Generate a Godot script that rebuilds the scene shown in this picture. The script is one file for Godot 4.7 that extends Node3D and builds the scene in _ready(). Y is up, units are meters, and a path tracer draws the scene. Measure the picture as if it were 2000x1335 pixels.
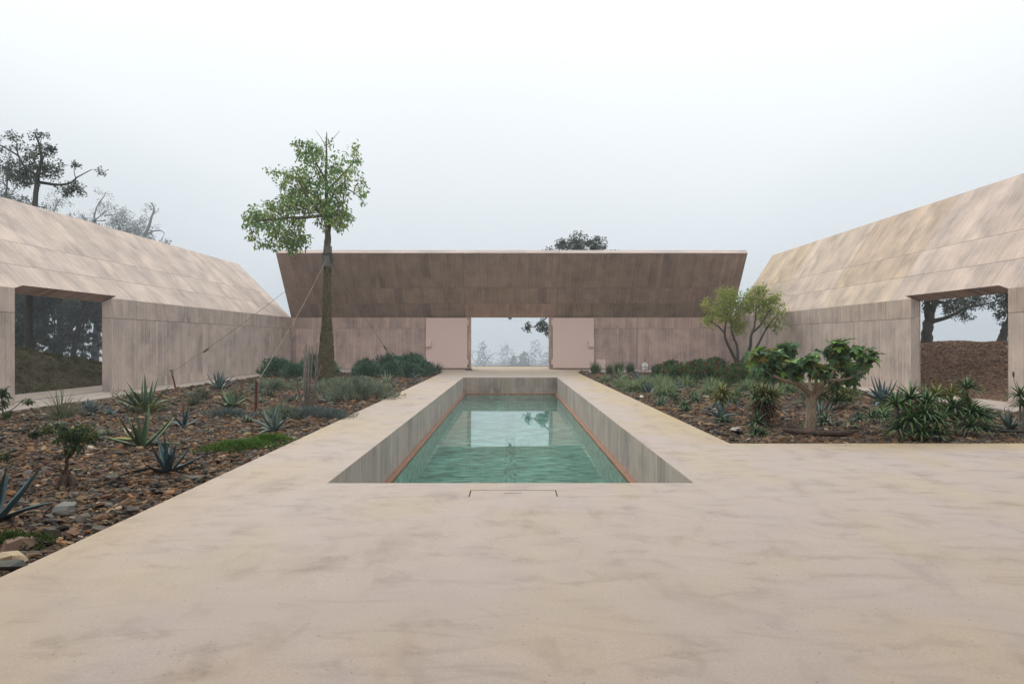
extends Node3D

# ---------------------------------------------------------------- mesh builder
class MB:
	var v := PackedVector3Array()
	var n := PackedVector3Array()
	var u := PackedVector2Array()
	var c := PackedColorArray()
	var i := PackedInt32Array()

	func vert(p: Vector3, nn: Vector3, uv: Vector2, col: Color) -> int:
		v.push_back(p); n.push_back(nn); u.push_back(uv); c.push_back(col)
		return v.size() - 1

	func face(pts: Array, nrm: Vector3, uvs: Array, col := Color.WHITE) -> void:
		var b := v.size()
		for k in pts.size():
			vert(pts[k], nrm, uvs[k] if k < uvs.size() else Vector2.ZERO, col)
		for k in range(1, pts.size() - 1):
			var g: Vector3 = (pts[k + 1] - pts[0]).cross(pts[k] - pts[0])
			if g.dot(nrm) >= 0.0:
				i.append_array([b, b + k, b + k + 1])
			else:
				i.append_array([b, b + k + 1, b + k])

	func flat(pts: Array, inside: Vector3, uvs: Array, col := Color.WHITE) -> void:
		var nrm: Vector3 = (pts[1] - pts[0]).cross(pts[2] - pts[0]).normalized()
		if nrm.dot(pts[0] - inside) < 0.0:
			nrm = -nrm
		face(pts, nrm, uvs, col)

	func tube(pts: Array, radii: Array, sides := 6, col := Color.WHITE, uvm := 1.0, wob := 0.0) -> void:
		var base := v.size()
		var up := Vector3.UP
		var d0: Vector3 = (pts[1] - pts[0]).normalized()
		if absf(d0.dot(up)) > 0.9:
			up = Vector3.RIGHT
		var a := (up - d0 * up.dot(d0)).normalized()
		var run := 0.0
		for k in pts.size():
			var d: Vector3
			if k == 0:
				d = d0
			elif k == pts.size() - 1:
				d = (pts[k] - pts[k - 1]).normalized()
			else:
				d = (pts[k + 1] - pts[k - 1]).normalized()
			if k > 0:
				run += (pts[k] - pts[k - 1]).length()
			a = (a - d * a.dot(d)).normalized()
			var b := d.cross(a)
			for s in sides + 1:
				var t := TAU * s / sides
				var nn := a * cos(t) + b * sin(t)
				var r: float = radii[k] * (1.0 + wob * sin(s % sides * 2.7 + k * 1.9))
				vert(pts[k] + nn * r, nn, Vector2(float(s) / sides * ceil(TAU * radii[0] * uvm * 2.0) * 0.5, run * uvm), col)
		for k in pts.size() - 1:
			for s in sides:
				var p := base + k * (sides + 1) + s
				var q := p + sides + 1
				i.append_array([p, p + 1, q, p + 1, q + 1, q])
		# end cap
		var last := base + (pts.size() - 1) * (sides + 1)
		var dn: Vector3 = (pts[pts.size() - 1] - pts[pts.size() - 2]).normalized()
		var cc := vert(pts[pts.size() - 1], dn, Vector2.ZERO, col)
		for s in sides:
			i.append_array([last + s, last + s + 1, cc])

	# a folded leaf: rhombus with a crease; d along, w across
	func leaf(p: Vector3, d: Vector3, w: Vector3, nn: Vector3, length: float, width: float, col: Color) -> void:
		var b := v.size()
		var m := p + d * length * 0.45 - nn * width * 0.12
		var tip := p + d * length - nn * length * 0.12
		vert(p, nn, Vector2(0.5, 0), col)
		vert(m + w * width * 0.5 + nn * width * 0.2, (nn - w * 0.35).normalized(), Vector2(1, 0.45), col)
		vert(tip, nn, Vector2(0.5, 1), col)
		vert(m - w * width * 0.5 + nn * width * 0.2, (nn + w * 0.35).normalized(), Vector2(0, 0.45), col)
		i.append_array([b, b + 1, b + 2, b, b + 2, b + 3])

	# a blade of grass or a thin leaf: V-shaped strip that bends from d towards bend
	func blade(p: Vector3, d: Vector3, bend: Vector3, length: float, width: float, col: Color, steps := 4, thick := 0.25, col2 := Color(-1, 0, 0)) -> void:
		var b := v.size()
		var pos := p
		var dir := d.normalized()
		for k in steps + 1:
			var t := float(k) / steps
			var side := dir.cross(Vector3.UP)
			if side.length() < 0.05:
				side = dir.cross(Vector3.RIGHT)
			side = side.normalized()
			var nn := side.cross(dir).normalized()
			if nn.y < 0.0 and absf(nn.y) > 0.02 and k < 2:
				pass
			var prof: float = (0.75 + 0.5 * t) if t < 0.4 else 0.95 * pow(maxf(1.0 - (t - 0.4) / 0.6, 0.0), 0.8)
			var wv := side * width * 0.5 * maxf(prof, 0.03)
			var cc := col if col2.r < 0.0 else col.lerp(col2, t)
			vert(pos - wv + nn * width * thick * prof, (nn + side * 0.5).normalized(), Vector2(0, t), cc)
			vert(pos, nn, Vector2(0.5, t), cc)
			vert(pos + wv + nn * width * thick * prof, (nn - side * 0.5).normalized(), Vector2(1, t), cc)
			pos += dir * length / steps
			dir = (dir + bend / steps).normalized()
		for k in steps:
			var q := b + k * 3
			i.append_array([q, q + 1, q + 3, q + 1, q + 4, q + 3, q + 1, q + 2, q + 4, q + 2, q + 5, q + 4])

	func box(lo: Vector3, hi: Vector3, bev := 0.0, col := Color.WHITE, uvm := 1.0) -> void:
		var mid := (lo + hi) * 0.5
		var h := (hi - lo) * 0.5
		bev = minf(bev, minf(h.x, minf(h.y, h.z)) * 0.9)
		for ax in 3:
			for sg in [-1.0, 1.0]:
				var e1 := (ax + 1) % 3
				var e2 := (ax + 2) % 3
				var pts := []
				var uvs := []
				for q in [[-1, -1], [1, -1], [1, 1], [-1, 1]]:
					var p := Vector3.ZERO
					p[ax] = sg * h[ax]
					p[e1] = q[0] * (h[e1] - bev)
					p[e2] = q[1] * (h[e2] - bev)
					pts.append(mid + p)
					uvs.append(Vector2(p[e1], p[e2]) * uvm)
				var nn := Vector3.ZERO
				nn[ax] = sg
				face(pts, nn, uvs, col)
		if bev <= 0.0:
			return
		for ax in 3:
			var e1 := (ax + 1) % 3
			var e2 := (ax + 2) % 3
			for s1 in [-1.0, 1.0]:
				for s2 in [-1.0, 1.0]:
					var pts := []
					for q in [[-1, 0], [1, 0], [1, 1], [-1, 1]]:
						var p := Vector3.ZERO
						p[ax] = q[0] * (h[ax] - bev)
						p[e1] = s1 * (h[e1] - (bev if q[1] == 1 else 0.0))
						p[e2] = s2 * (h[e2] - (0.0 if q[1] == 1 else bev))
						pts.append(mid + p)
					var nn := Vector3.ZERO
					nn[e1] = s1
					nn[e2] = s2
					face(pts, nn.normalized(), [], col)
		for sx in [-1.0, 1.0]:
			for sy in [-1.0, 1.0]:
				for sz in [-1.0, 1.0]:
					var s := Vector3(sx, sy, sz)
					face([mid + s * h - Vector3(0, sy, sz) * bev, mid + s * h - Vector3(sx, 0, sz) * bev, mid + s * h - Vector3(sx, sy, 0) * bev], s.normalized(), [], col)

	# slab: front polygon (2-D in the plane o, ex, ey), back polygon at depth t behind en
	func slab(o: Vector3, ex: Vector3, ey: Vector3, en: Vector3, front: PackedVector2Array, back: PackedVector2Array, t: float, uvs: float, uvo: Vector2, col: Color, skip := []) -> void:
		var tr := Geometry2D.triangulate_polygon(front)
		var mid := Vector3.ZERO
		for p in front:
			mid += o + ex * p.x + ey * p.y - en * t * 0.5
		mid /= front.size()
		for side in 2:
			var b := v.size()
			var pl := front if side == 0 else back
			for p in pl:
				vert(o + ex * p.x + ey * p.y - en * (t * side), en if side == 0 else -en, p * uvs + uvo, col)
			var nn := en if side == 0 else -en
			for k in range(0, tr.size(), 3):
				var g := (v[b + tr[k + 2]] - v[b + tr[k]]).cross(v[b + tr[k + 1]] - v[b + tr[k]])
				if g.dot(nn) >= 0.0:
					i.append_array([b + tr[k], b + tr[k + 1], b + tr[k + 2]])
				else:
					i.append_array([b + tr[k], b + tr[k + 2], b + tr[k + 1]])
		var ccw := not Geometry2D.is_polygon_clockwise(front)
		for k in front.size():
			if k in skip:
				continue
			var m := (k + 1) % front.size()
			var e := front[m] - front[k]
			var out2 := Vector2(e.y, -e.x).normalized() * (1.0 if ccw else -1.0)
			var p0 := o + ex * front[k].x + ey * front[k].y
			var p1 := o + ex * front[m].x + ey * front[m].y
			var q0 := o + ex * back[k].x + ey * back[k].y - en * t
			var q1 := o + ex * back[m].x + ey * back[m].y - en * t
			var nn := (p1 - p0).cross(q0 - p0).normalized()
			if nn.dot(ex * out2.x + ey * out2.y) < 0.0:
				nn = -nn
			var l := e.length()
			face([p0, p1, q1, q0], nn, [uvo, uvo + Vector2(0, l) * uvs, uvo + Vector2(t, l) * uvs, uvo + Vector2(t, 0) * uvs], col)

	func mesh() -> ArrayMesh:
		# wind every triangle the way its normals point
		for k in range(0, i.size(), 3):
			var p := v[i[k]]
			if (v[i[k + 2]] - p).cross(v[i[k + 1]] - p).dot(n[i[k]] + n[i[k + 1]] + n[i[k + 2]]) < 0.0:
				var sw := i[k + 1]
				i[k + 1] = i[k + 2]
				i[k + 2] = sw
		var a := []
		a.resize(Mesh.ARRAY_MAX)
		a[Mesh.ARRAY_VERTEX] = v
		a[Mesh.ARRAY_NORMAL] = n
		a[Mesh.ARRAY_TEX_UV] = u
		a[Mesh.ARRAY_COLOR] = c
		a[Mesh.ARRAY_INDEX] = i
		var m := ArrayMesh.new()
		m.add_surface_from_arrays(Mesh.PRIMITIVE_TRIANGLES, a)
		return m


# ---------------------------------------------------------------- scene helpers
var M := {}
var used := {}
var rng := RandomNumberGenerator.new()

func numbered(called: String) -> String:
	if not used.has(called):
		used[called] = 0
		return called
	used[called] += 1
	return "%s_%03d" % [called, used[called]]

func tag(o: Node, label: String, category: String, group := "") -> Node:
	o.set_meta("label", label)
	o.set_meta("category", category)
	if group != "":
		o.set_meta("group", group)
	return o

func thing(called: String, label: String, category: String, at := Vector3.ZERO, turn := 0.0, group := "") -> Node3D:
	var o := Node3D.new()
	o.name = numbered(called)
	add_child(o)
	o.position = at
	o.rotation.y = turn
	tag(o, label, category, group)
	return o

func part(called: String, m: Mesh, material: Material, parent: Node, kind := "") -> MeshInstance3D:
	var o := MeshInstance3D.new()
	o.name = called if parent != self else numbered(called)
	o.mesh = m
	o.material_override = material
	parent.add_child(o, true)
	if kind != "":
		o.set_meta("kind", kind)
	return o

func struct(called: String) -> Node3D:
	var o := Node3D.new()
	o.name = numbered(called)
	add_child(o)
	o.set_meta("kind", "structure")
	return o

func copy_of(o: Node3D, at: Vector3, turn: float, size: float, label: String) -> Node3D:
	var base: String = String(o.name)
	var r: Node3D = o.duplicate()
	var cut := base.rfind("_")
	if cut > 0 and base.substr(cut + 1).is_valid_int():
		base = base.substr(0, cut)
	r.name = numbered(base)
	add_child(r)
	r.position = at
	r.rotation = Vector3(0, turn, 0)
	r.scale = Vector3.ONE * size
	r.set_meta("label", label)
	return r

func lin(r: float, g: float, b: float) -> Color:
	return Color(r, g, b).linear_to_srgb()

func mat(called: String, r: float, g: float, b: float, rough := 0.85, tex: Texture2D = null, nrm: Texture2D = null, ns := 1.0) -> StandardMaterial3D:
	var m := StandardMaterial3D.new()
	m.resource_name = called
	m.albedo_color = lin(r, g, b)
	m.roughness = rough
	m.metallic_specular = 0.4
	m.vertex_color_use_as_albedo = true
	if tex:
		m.albedo_texture = tex
	if nrm:
		m.normal_enabled = true
		m.normal_texture = nrm
		m.normal_scale = ns
	M[called] = m
	return m

func leafmat(called: String, back := 0.35, rough := 0.6) -> StandardMaterial3D:
	var m := mat(called, 1, 1, 1, rough)
	m.cull_mode = BaseMaterial3D.CULL_DISABLED
	m.backlight_enabled = true
	m.backlight = Color(back, back, back)
	m.metallic_specular = 0.35
	return m

# ---------------------------------------------------------------- textures
func noise(w: int, h: int, seed_: int, freq: float, oct := 4, warp := 0.0, tw := 0, th := 0) -> PackedByteArray:
	var f := FastNoiseLite.new()
	f.seed = seed_
	f.noise_type = FastNoiseLite.TYPE_SIMPLEX_SMOOTH
	f.frequency = freq
	f.fractal_type = FastNoiseLite.FRACTAL_FBM
	f.fractal_octaves = oct
	if warp > 0.0:
		f.domain_warp_enabled = true
		f.domain_warp_amplitude = warp
		f.domain_warp_frequency = freq * 0.6
		f.domain_warp_fractal_octaves = 3
	var im := f.get_seamless_image(w, h, false, false, 0.15, true)
	im.convert(Image.FORMAT_L8)
	if tw > 0:
		im.resize(tw, th, Image.INTERPOLATE_CUBIC)
	return im.get_data()

var lut := PackedByteArray()

func s8(x: float) -> int:
	return lut[clampi(int(x * 1023.0), 0, 1023)]

func tex_from(w: int, h: int, d: PackedByteArray) -> ImageTexture:
	return ImageTexture.create_from_image(Image.create_from_data(w, h, false, Image.FORMAT_RGB8, d))

func normal_from(w: int, h: int, d: PackedByteArray, k: float) -> ImageTexture:
	var im := Image.create_from_data(w, h, false, Image.FORMAT_L8, d)
	im.convert(Image.FORMAT_RGBA8)
	im.bump_map_to_normal_map(k)
	return ImageTexture.create_from_image(im)

# board-marked concrete, 12 m wide and 6 m high
func board_textures(seed_: int, wmin: int, wmax: int, kb: float, kst: float, kbl: float, kfi: float, ked: float) -> Array:
	var W := 2048
	var H := 1024
	var streak := noise(W, 160, seed_ + 11, 0.10, 4, 0.0, W, H)
	var streak2 := noise(W / 2, 64, seed_ + 12, 0.05, 3, 0.0, W, H)
	var blot := noise(W / 4, H / 4, seed_ + 13, 0.02, 4, 0.0, W, H)
	var fine := noise(W, H, seed_ + 14, 0.22, 2)
	var tone := PackedFloat32Array()
	var edge := PackedFloat32Array()
	var swap := PackedFloat32Array()
	var grp := PackedFloat32Array()
	grp.resize(W)
	var seg := PackedFloat32Array()
	var board := PackedInt32Array()
	board.resize(W)
	var nb := 0
	tone.resize(W); edge.resize(W); swap.resize(W)
	rng.seed = 5 + seed_
	var x := 0
	while x < W:
		var bw := rng.randi_range(wmin, wmax)
		if W - x < bw + 24:
			bw = W - x
		var t := rng.randf_range(-1, 1)
		var es := rng.randf_range(0.1, 1.0)
		var yy := 0
		while yy < 128:
			var sl := rng.randi_range(14, 60)
			var sv := rng.randf_range(-1, 1)
			for k in mini(sl, 128 - yy):
				seg.append(sv)
			yy += sl
		nb += 1
		for k in bw:
			board[x + k] = nb - 1
			tone[x + k] = t
			edge[x + k] = es if k < 3 else 0.0
			swap[x + k] = rng.randf_range(-0.35, 0.35)
		x += bw
	x = 0
	while x < W:
		var gw := rng.randi_range(50, 190)
		var gt := rng.randf_range(-1, 1)
		for k in mini(gw, W - x):
			grp[x + k] = gt
		x += gw
	var d := PackedByteArray()
	d.resize(W * H * 3)
	var hh := PackedByteArray()
	hh.resize(W * H)
	for y in H:
		for xx in W:
			var p := y * W + xx
			var st := streak[p] / 255.0 - 0.5
			var s2 := streak2[p] / 255.0 - 0.5
			var bl := blot[p] / 255.0 - 0.5
			var fi := fine[p] / 255.0 - 0.5
			var tn := tone[xx]
			var sg := seg[board[xx] * 128 + (y >> 3)]
			var val := 0.74 + kb * (0.7 * tn + sg) + 0.05 * grp[xx] * (0.6 + 2.5 * bl) + kst * (st + 0.8 * s2) + kbl * bl + kfi * fi + 0.14 * swap[xx]
			val -= edge[xx] * clampf(ked + 0.7 * s2 - 0.4 * bl, 0.0, 0.55)
			var dark := clampf((0.03 - s2 - bl * 0.8) * -1.0 - 0.28, 0.0, 0.4)
			val -= dark * 0.5
			var warm := 0.05 * bl + 0.03 * tn * s2 * 4.0
			d[p * 3] = s8(val * (1.0 + warm * 0.6))
			d[p * 3 + 1] = s8(val)
			d[p * 3 + 2] = s8(val * (1.0 - warm * 1.2))
			hh[p] = clampi(int(128.0 + 26.0 * tn + 60.0 * st - 60.0 * edge[xx] + 25.0 * fi), 0, 255)
	for k in 3200:
		var px := rng.randi_range(1, W - 3)
		var py := rng.randi_range(1, H - 3)
		var dkn := rng.randf_range(0.45, 0.8)
		for dy in rng.randi_range(1, 2):
			for dx in rng.randi_range(1, 2):
				var p := (py + dy) * W + px + dx
				for ch in 3:
					d[p * 3 + ch] = int(d[p * 3 + ch] * dkn)
				hh[p] = 60
	return [tex_from(W, H, d), normal_from(W, H, hh, 3.0)]

# trowelled pavement, 9 m square
func pavement_textures() -> Array:
	var W := 1536
	var sweep := noise(W, W / 2, 21, 0.011, 6, 70.0, W, W)
	var sweep2 := noise(W / 2, W, 25, 0.022, 5, 60.0, W, W)
	var hue := noise(W / 4, W / 6, 22, 0.014, 3, 20.0, W, W)
	var hue2 := noise(W / 4, W / 6, 23, 0.018, 3, 20.0, W, W)
	var fine := noise(W, W, 24, 0.3, 2)
	var d := PackedByteArray()
	d.resize(W * W * 3)
	var hh := PackedByteArray()
	hh.resize(W * W)
	# strokes left by the trowel: faint arcs, lighter or darker than the slab
	var arc := PackedFloat32Array()
	arc.resize(W * W)
	rng.seed = 9
	for k in 1100:
		var cx := rng.randf() * W
		var cy := rng.randf() * W
		var rad := rng.randf_range(50, 190)
		var a0 := rng.randf_range(-2.6, -0.6) + (PI if rng.randf() < 0.3 else 0.0)
		var span := rng.randf_range(0.4, 1.3)
		var wd := rng.randf_range(4.0, 17.0)
		var st := rng.randf_range(-1.0, 0.7)
		var steps := int(rad * span / 1.5)
		for q in steps:
			var f := float(q) / steps
			var a := a0 + span * f
			for w in int(wd):
				var rr := rad + w
				var xx := posmod(int(cx + cos(a) * rr * 1.3), W)
				var yy := posmod(int(cy + sin(a) * rr * 0.7), W)
				arc[yy * W + xx] += st * sin(f * PI) * sin((w + 0.5) / wd * PI) * 0.5
	for p in W * W:
		var s := sweep[p] / 255.0 - 0.5
		var s2 := sweep2[p] / 255.0 - 0.5
		var fi := fine[p] / 255.0 - 0.5
		var a := clampf((hue[p] / 255.0 - 0.46) * 3.0, 0.0, 1.0)
		var b := clampf((hue2[p] / 255.0 - 0.5) * 3.0, 0.0, 1.0)
		var ar := clampf(arc[p], -1.0, 1.0)
		var dk := maxf(0.0, -s - 0.14) * 0.42 + maxf(0.0, -s2 - 0.13) * 0.48
		dk = maxf(0.0, dk * (1.1 + 3.0 * fi) + maxf(0.0, -ar) * 0.24 * (1.0 + 3.0 * fi))
		var val := 0.80 + 0.07 * s + 0.08 * s2 + 0.20 * fi - dk * 0.75 + maxf(0.0, ar) * 0.10
		d[p * 3] = s8(val * (1.0 + 0.015 * a - 0.012 * b))
		d[p * 3 + 1] = s8(val * (0.97 + 0.005 * a - 0.008 * b - dk * 0.10))
		d[p * 3 + 2] = s8(val * (0.96 - 0.10 * a + 0.035 * b - dk * 0.16))
		hh[p] = clampi(int(128.0 + 60.0 * s2 + 40.0 * s + 60.0 * fi + 30.0 * ar), 0, 255)
	for k in 1500:
		var p := rng.randi_range(2, W - 4) * W + rng.randi_range(2, W - 4)
		var dkn := rng.randf_range(0.4, 0.75)
		for ch in 3:
			d[p * 3 + ch] = int(d[p * 3 + ch] * dkn)
		hh[p] = 50
	return [tex_from(W, W, d), normal_from(W, W, hh, 2.5)]

# banded green marble, 3 m square, veins along x
func marble_texture() -> ImageTexture:
	var W := 768
	var band := noise(W / 4, W, 31, 0.02, 5, 30.0, W, W)
	var vein := noise(W / 3, W, 32, 0.035, 4, 40.0, W, W)
	var cl := noise(W / 2, W / 2, 33, 0.02, 3, 0.0, W, W)
	var d := PackedByteArray()
	d.resize(W * W * 3)
	for p in W * W:
		var b := band[p] / 255.0 - 0.5
		var ve := pow(1.0 - minf(1.0, absf(vein[p] / 255.0 - 0.5) * 7.0), 2.0)
		var c := cl[p] / 255.0 - 0.5
		var val := 0.68 + 0.62 * b + 0.3 * c
		val *= 1.0 - 0.6 * ve * clampf(0.6 - b * 2.0, 0.0, 1.0)
		d[p * 3] = s8(val * (0.80 + 0.2 * c))
		d[p * 3 + 1] = s8(val)
		d[p * 3 + 2] = s8(val * (0.97 - 0.1 * c))
	return tex_from(W, W, d)

func speckle_texture(seed_: int, contrast: float, freq: float) -> ImageTexture:
	var W := 512
	var a := noise(W, W, seed_, freq, 3)
	var b := noise(W, W, seed_ + 1, 0.02, 3)
	var d := PackedByteArray()
	d.resize(W * W * 3)
	for p in W * W:
		var val := 0.7 + contrast * (a[p] / 255.0 - 0.5) * 1.6 + 0.35 * (b[p] / 255.0 - 0.5)
		d[p * 3] = s8(val); d[p * 3 + 1] = s8(val * 0.98); d[p * 3 + 2] = s8(val * 0.96)
	return tex_from(W, W, d)

func bark_textures() -> Array:
	var W := 256
	var a := noise(W, 32, 41, 0.06, 4, 0.0, W, W)
	var b := noise(W, W, 42, 0.06, 3)
	var d := PackedByteArray()
	d.resize(W * W * 3)
	var hh := PackedByteArray()
	hh.resize(W * W)
	for p in W * W:
		var val := 0.65 + 0.8 * (a[p] / 255.0 - 0.5) + 0.5 * (b[p] / 255.0 - 0.5)
		d[p * 3] = s8(val); d[p * 3 + 1] = s8(val * 0.97); d[p * 3 + 2] = s8(val * 0.93)
		hh[p] = clampi(int(val * 190.0), 0, 255)
	return [tex_from(W, W, d), normal_from(W, W, hh, 4.0)]

func copper_texture() -> ImageTexture:
	var W := 512
	var a := noise(W, 128, 51, 0.03, 4, 0.0, W, W)
	var b := noise(W, W, 52, 0.05, 3)
	var d := PackedByteArray()
	d.resize(W * W * 3)
	for p in W * W:
		var x := a[p] / 255.0 - 0.5
		var y := b[p] / 255.0 - 0.5
		var val := 0.75 + 0.5 * x + 0.3 * y
		if y + x * 0.4 < -0.22:
			val *= 0.35
		d[p * 3] = s8(val); d[p * 3 + 1] = s8(val * (0.95 - 0.2 * x)); d[p * 3 + 2] = s8(val * (0.92 - 0.3 * x))
	return tex_from(W, W, d)

func water_normal() -> ImageTexture:
	var W := 512
	var a := noise(W / 4, W, 61, 0.018, 2, 0.0, W, W)
	return normal_from(W, W, a, 2.2)

func sky_texture() -> ImageTexture:
	var W := 512
	var H := 256
	var im := Image.create(W, H, false, Image.FORMAT_RGBF)
	var sun := Vector3(-0.30, 0.62, -0.72).normalized()
	var cl := noise(256, 128, 91, 0.022, 3, 0.0, W, H)
	for y in H:
		var el := (0.5 - (y + 0.5) / H) * PI
		for x in W:
			var az := ((x + 0.5) / W - 0.5) * TAU
			var dir := Vector3(sin(az) * cos(el), sin(el), -cos(az) * cos(el))
			var e := maxf(el, 0.0)
			var t := 1.0 - exp(-e / 0.30)
			var ang := acos(clampf(dir.dot(sun), -1.0, 1.0))
			var L := 0.61 + 0.15 * t + 0.85 * sin(e) * sin(e) + 0.28 * exp(-pow(ang / 0.55, 2.0))
			L *= 1.0 + 0.07 * (cl[y * W + x] / 255.0 - 0.5) * cos(el)
			var bl := 1.0 - t
			im.set_pixel(x, y, Color(L * (0.962 - 0.045 * bl), L * (1.0 - 0.005 * bl), L * (1.012 + 0.055 * bl)))
	return ImageTexture.create_from_image(im)


# ---------------------------------------------------------------- foliage helpers
func rv() -> Vector3:
	var p := Vector3(rng.randfn(), rng.randfn(), rng.randfn())
	return p.normalized() if p.length() > 0.001 else Vector3.UP

func tint(c: Color, spread: float) -> Color:
	var k := 1.0 + rng.randf_range(-spread, spread)
	return Color(c.r * k * rng.randf_range(0.92, 1.1), c.g * k, c.b * k * rng.randf_range(0.85, 1.1))

func add_leaf(mb: MB, p: Vector3, d: Vector3, length: float, width: float, col: Color) -> void:
	var w := d.cross(rv()).normalized()
	var nn := w.cross(d).normalized()
	if nn.y < 0.0:
		nn = -nn
	mb.leaf(p, d, w, nn, length, width, col)

# Wandering line between points, as limbs grow
func bent(a: Vector3, b: Vector3, steps: int, wob: float) -> Array:
	var r := [a]
	for k in range(1, steps):
		r.append(a.lerp(b, float(k) / steps) + rv() * wob * (b - a).length())
	r.append(b)
	return r

func nearest(pool: Array, p: Vector3) -> Vector3:
	var best: Vector3 = pool[0]
	var bd := 1e9
	for q in pool:
		var dd: float = (q - p).length_squared() + (2.0 if q.y > p.y + 0.3 else 0.0) * 0.05
		if dd < bd:
			bd = dd
			best = q
	return best

# limbs: [[points], r0, r1]; clumps: [centre, radii, sprays, leaves per spray]
func tree_parts(root: Node3D, limbs: Array, clumps: Array, bark: Material, leafm: Material, cols: Array, size: float, ratio: float, spray_r: float, droop: float, twig := 0.012, seed_ := 1, sides := 7) -> void:
	rng.seed = seed_
	var tr := MB.new()
	var pool := []
	for l in limbs:
		var pts: Array = l[0]
		var fine := []
		var rad := []
		# Catmull-Rom through the given points
		for k in pts.size() - 1:
			var p0: Vector3 = pts[maxi(k - 1, 0)]
			var p3: Vector3 = pts[mini(k + 2, pts.size() - 1)]
			for s in 3:
				var t := s / 3.0
				fine.append(pts[k].cubic_interpolate(pts[k + 1], p0, p3, t) + rv() * l[1] * 0.12)
				rad.append(lerpf(l[1], l[2], pow((k + t) / (pts.size() - 1), 0.8)))
		fine.append(pts[pts.size() - 1])
		rad.append(l[2])
		tr.tube(fine, rad, sides, Color.WHITE, 2.0, 0.07)
		for k in fine.size():
			if rad[k] < 0.62 * limbs[0][1] or limbs.size() == 1:
				pool.append(fine[k])
	var cr := MB.new()
	for cl in clumps:
		var cen: Vector3 = cl[0]
		var rr: Vector3 = cl[1]
		for s in int(cl[2]):
			var q := rv() * pow(rng.randf(), 0.42)
			var sp := cen + q * rr
			var from := nearest(pool, sp)
			var mid := from.lerp(sp, 0.5) + rv() * (sp - from).length() * 0.14
			var r0 := twig * clampf((sp - from).length() * 1.3, 0.5, 2.2)
			tr.tube([from, mid, sp], [r0, r0 * 0.6, r0 * 0.25], 4, Color.WHITE, 2.0)
			if rng.randf() < 0.3:
				pool.append(mid)
			var base: Color = cols[rng.randi() % cols.size()]
			var bright := rng.randf_range(0.78, 1.2)
			base = Color(base.r * bright, base.g * bright, base.b * bright)
			for k in int(cl[3]):
				var o := rv() * spray_r * pow(rng.randf(), 0.6)
				var d := (rv() * 0.8 + o.normalized() * 0.6 + Vector3(0, -droop, 0)).normalized()
				add_leaf(cr, sp + o, d, size * rng.randf_range(0.7, 1.25), size * ratio * rng.randf_range(0.8, 1.2), tint(base, 0.18))
	part("trunk", tr.mesh(), bark, root)
	if not clumps.is_empty():
		part("crown", cr.mesh(), leafm, root)

# photo-plane helper: a drawing on squared paper (unit k metres) to metres about the foot, with its own depth
func sk(x: float, y: float, x0: float, y0: float, k: float, d := 0.0) -> Vector3:
	return Vector3((x - x0) * k, (y0 - y) * k, d)

# random oak: limbs that fork, then clumps at their ends
func oak(called: String, label: String, at: Vector3, seed_: int, h: float, spread: float, dense: float, leafm: Material, cols: Array, lean := Vector3.ZERO, size := 0.11, group := "", low := 0.42) -> Node3D:
	var root := thing(called, label, "tree", at, 0.0, group)
	rng.seed = seed_
	var limbs := []
	var clumps := []
	var fork := Vector3(lean.x * 0.4, h * low, lean.z * 0.4)
	var r := h * 0.023
	limbs.append([[Vector3(0, -0.3, 0), Vector3(lean.x * 0.1 + rng.randf_range(-0.1, 0.1), h * low * 0.5, lean.z * 0.1), fork], r, r * 0.75])
	var nl := rng.randi_range(5, 6)
	for k in nl:
		var a := TAU * k / nl + rng.randf_range(-0.4, 0.4)
		var reach := spread * rng.randf_range(0.55, 1.0)
		var top := h * rng.randf_range(0.6, 1.0)
		var e := Vector3(cos(a) * reach + lean.x, top, sin(a) * reach + lean.z)
		if k == 0:
			e = Vector3(lean.x, h, lean.z)
		var m1 := fork.lerp(e, 0.35) + rv() * h * 0.04 + Vector3(0, -h * 0.03, 0)
		var m2 := fork.lerp(e, 0.7) + rv() * h * 0.05
		limbs.append([[fork, m1, m2, e], r * 0.55, r * 0.1])
		for j in 3:
			var b := m1.lerp(e, rng.randf_range(0.1, 0.9))
			var o := rv() * spread * 0.45
			o.y = absf(o.y) * 0.7
			limbs.append([[b, b + o * 0.5 + rv() * 0.15, b + o], r * 0.22, r * 0.05])
			clumps.append([b + o, Vector3(0.2, 0.13, 0.2) * spread * rng.randf_range(0.8, 1.25), maxf(2.0, 9.0 * dense), maxf(6.0, 16.0 * dense)])
		clumps.append([e, Vector3(0.22, 0.15, 0.22) * spread, maxf(2.0, 8.0 * dense), maxf(6.0, 16.0 * dense)])
		clumps.append([m2 + Vector3(0, 0.2, 0), Vector3(0.22, 0.14, 0.22) * spread, maxf(1.0, 6.0 * dense), maxf(6.0, 16.0 * dense)])
	tree_parts(root, limbs, clumps, M.bark_dark, leafm, cols, size, 0.6, spread * 0.07, 0.1, 0.012, seed_ + 100)
	return root

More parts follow.
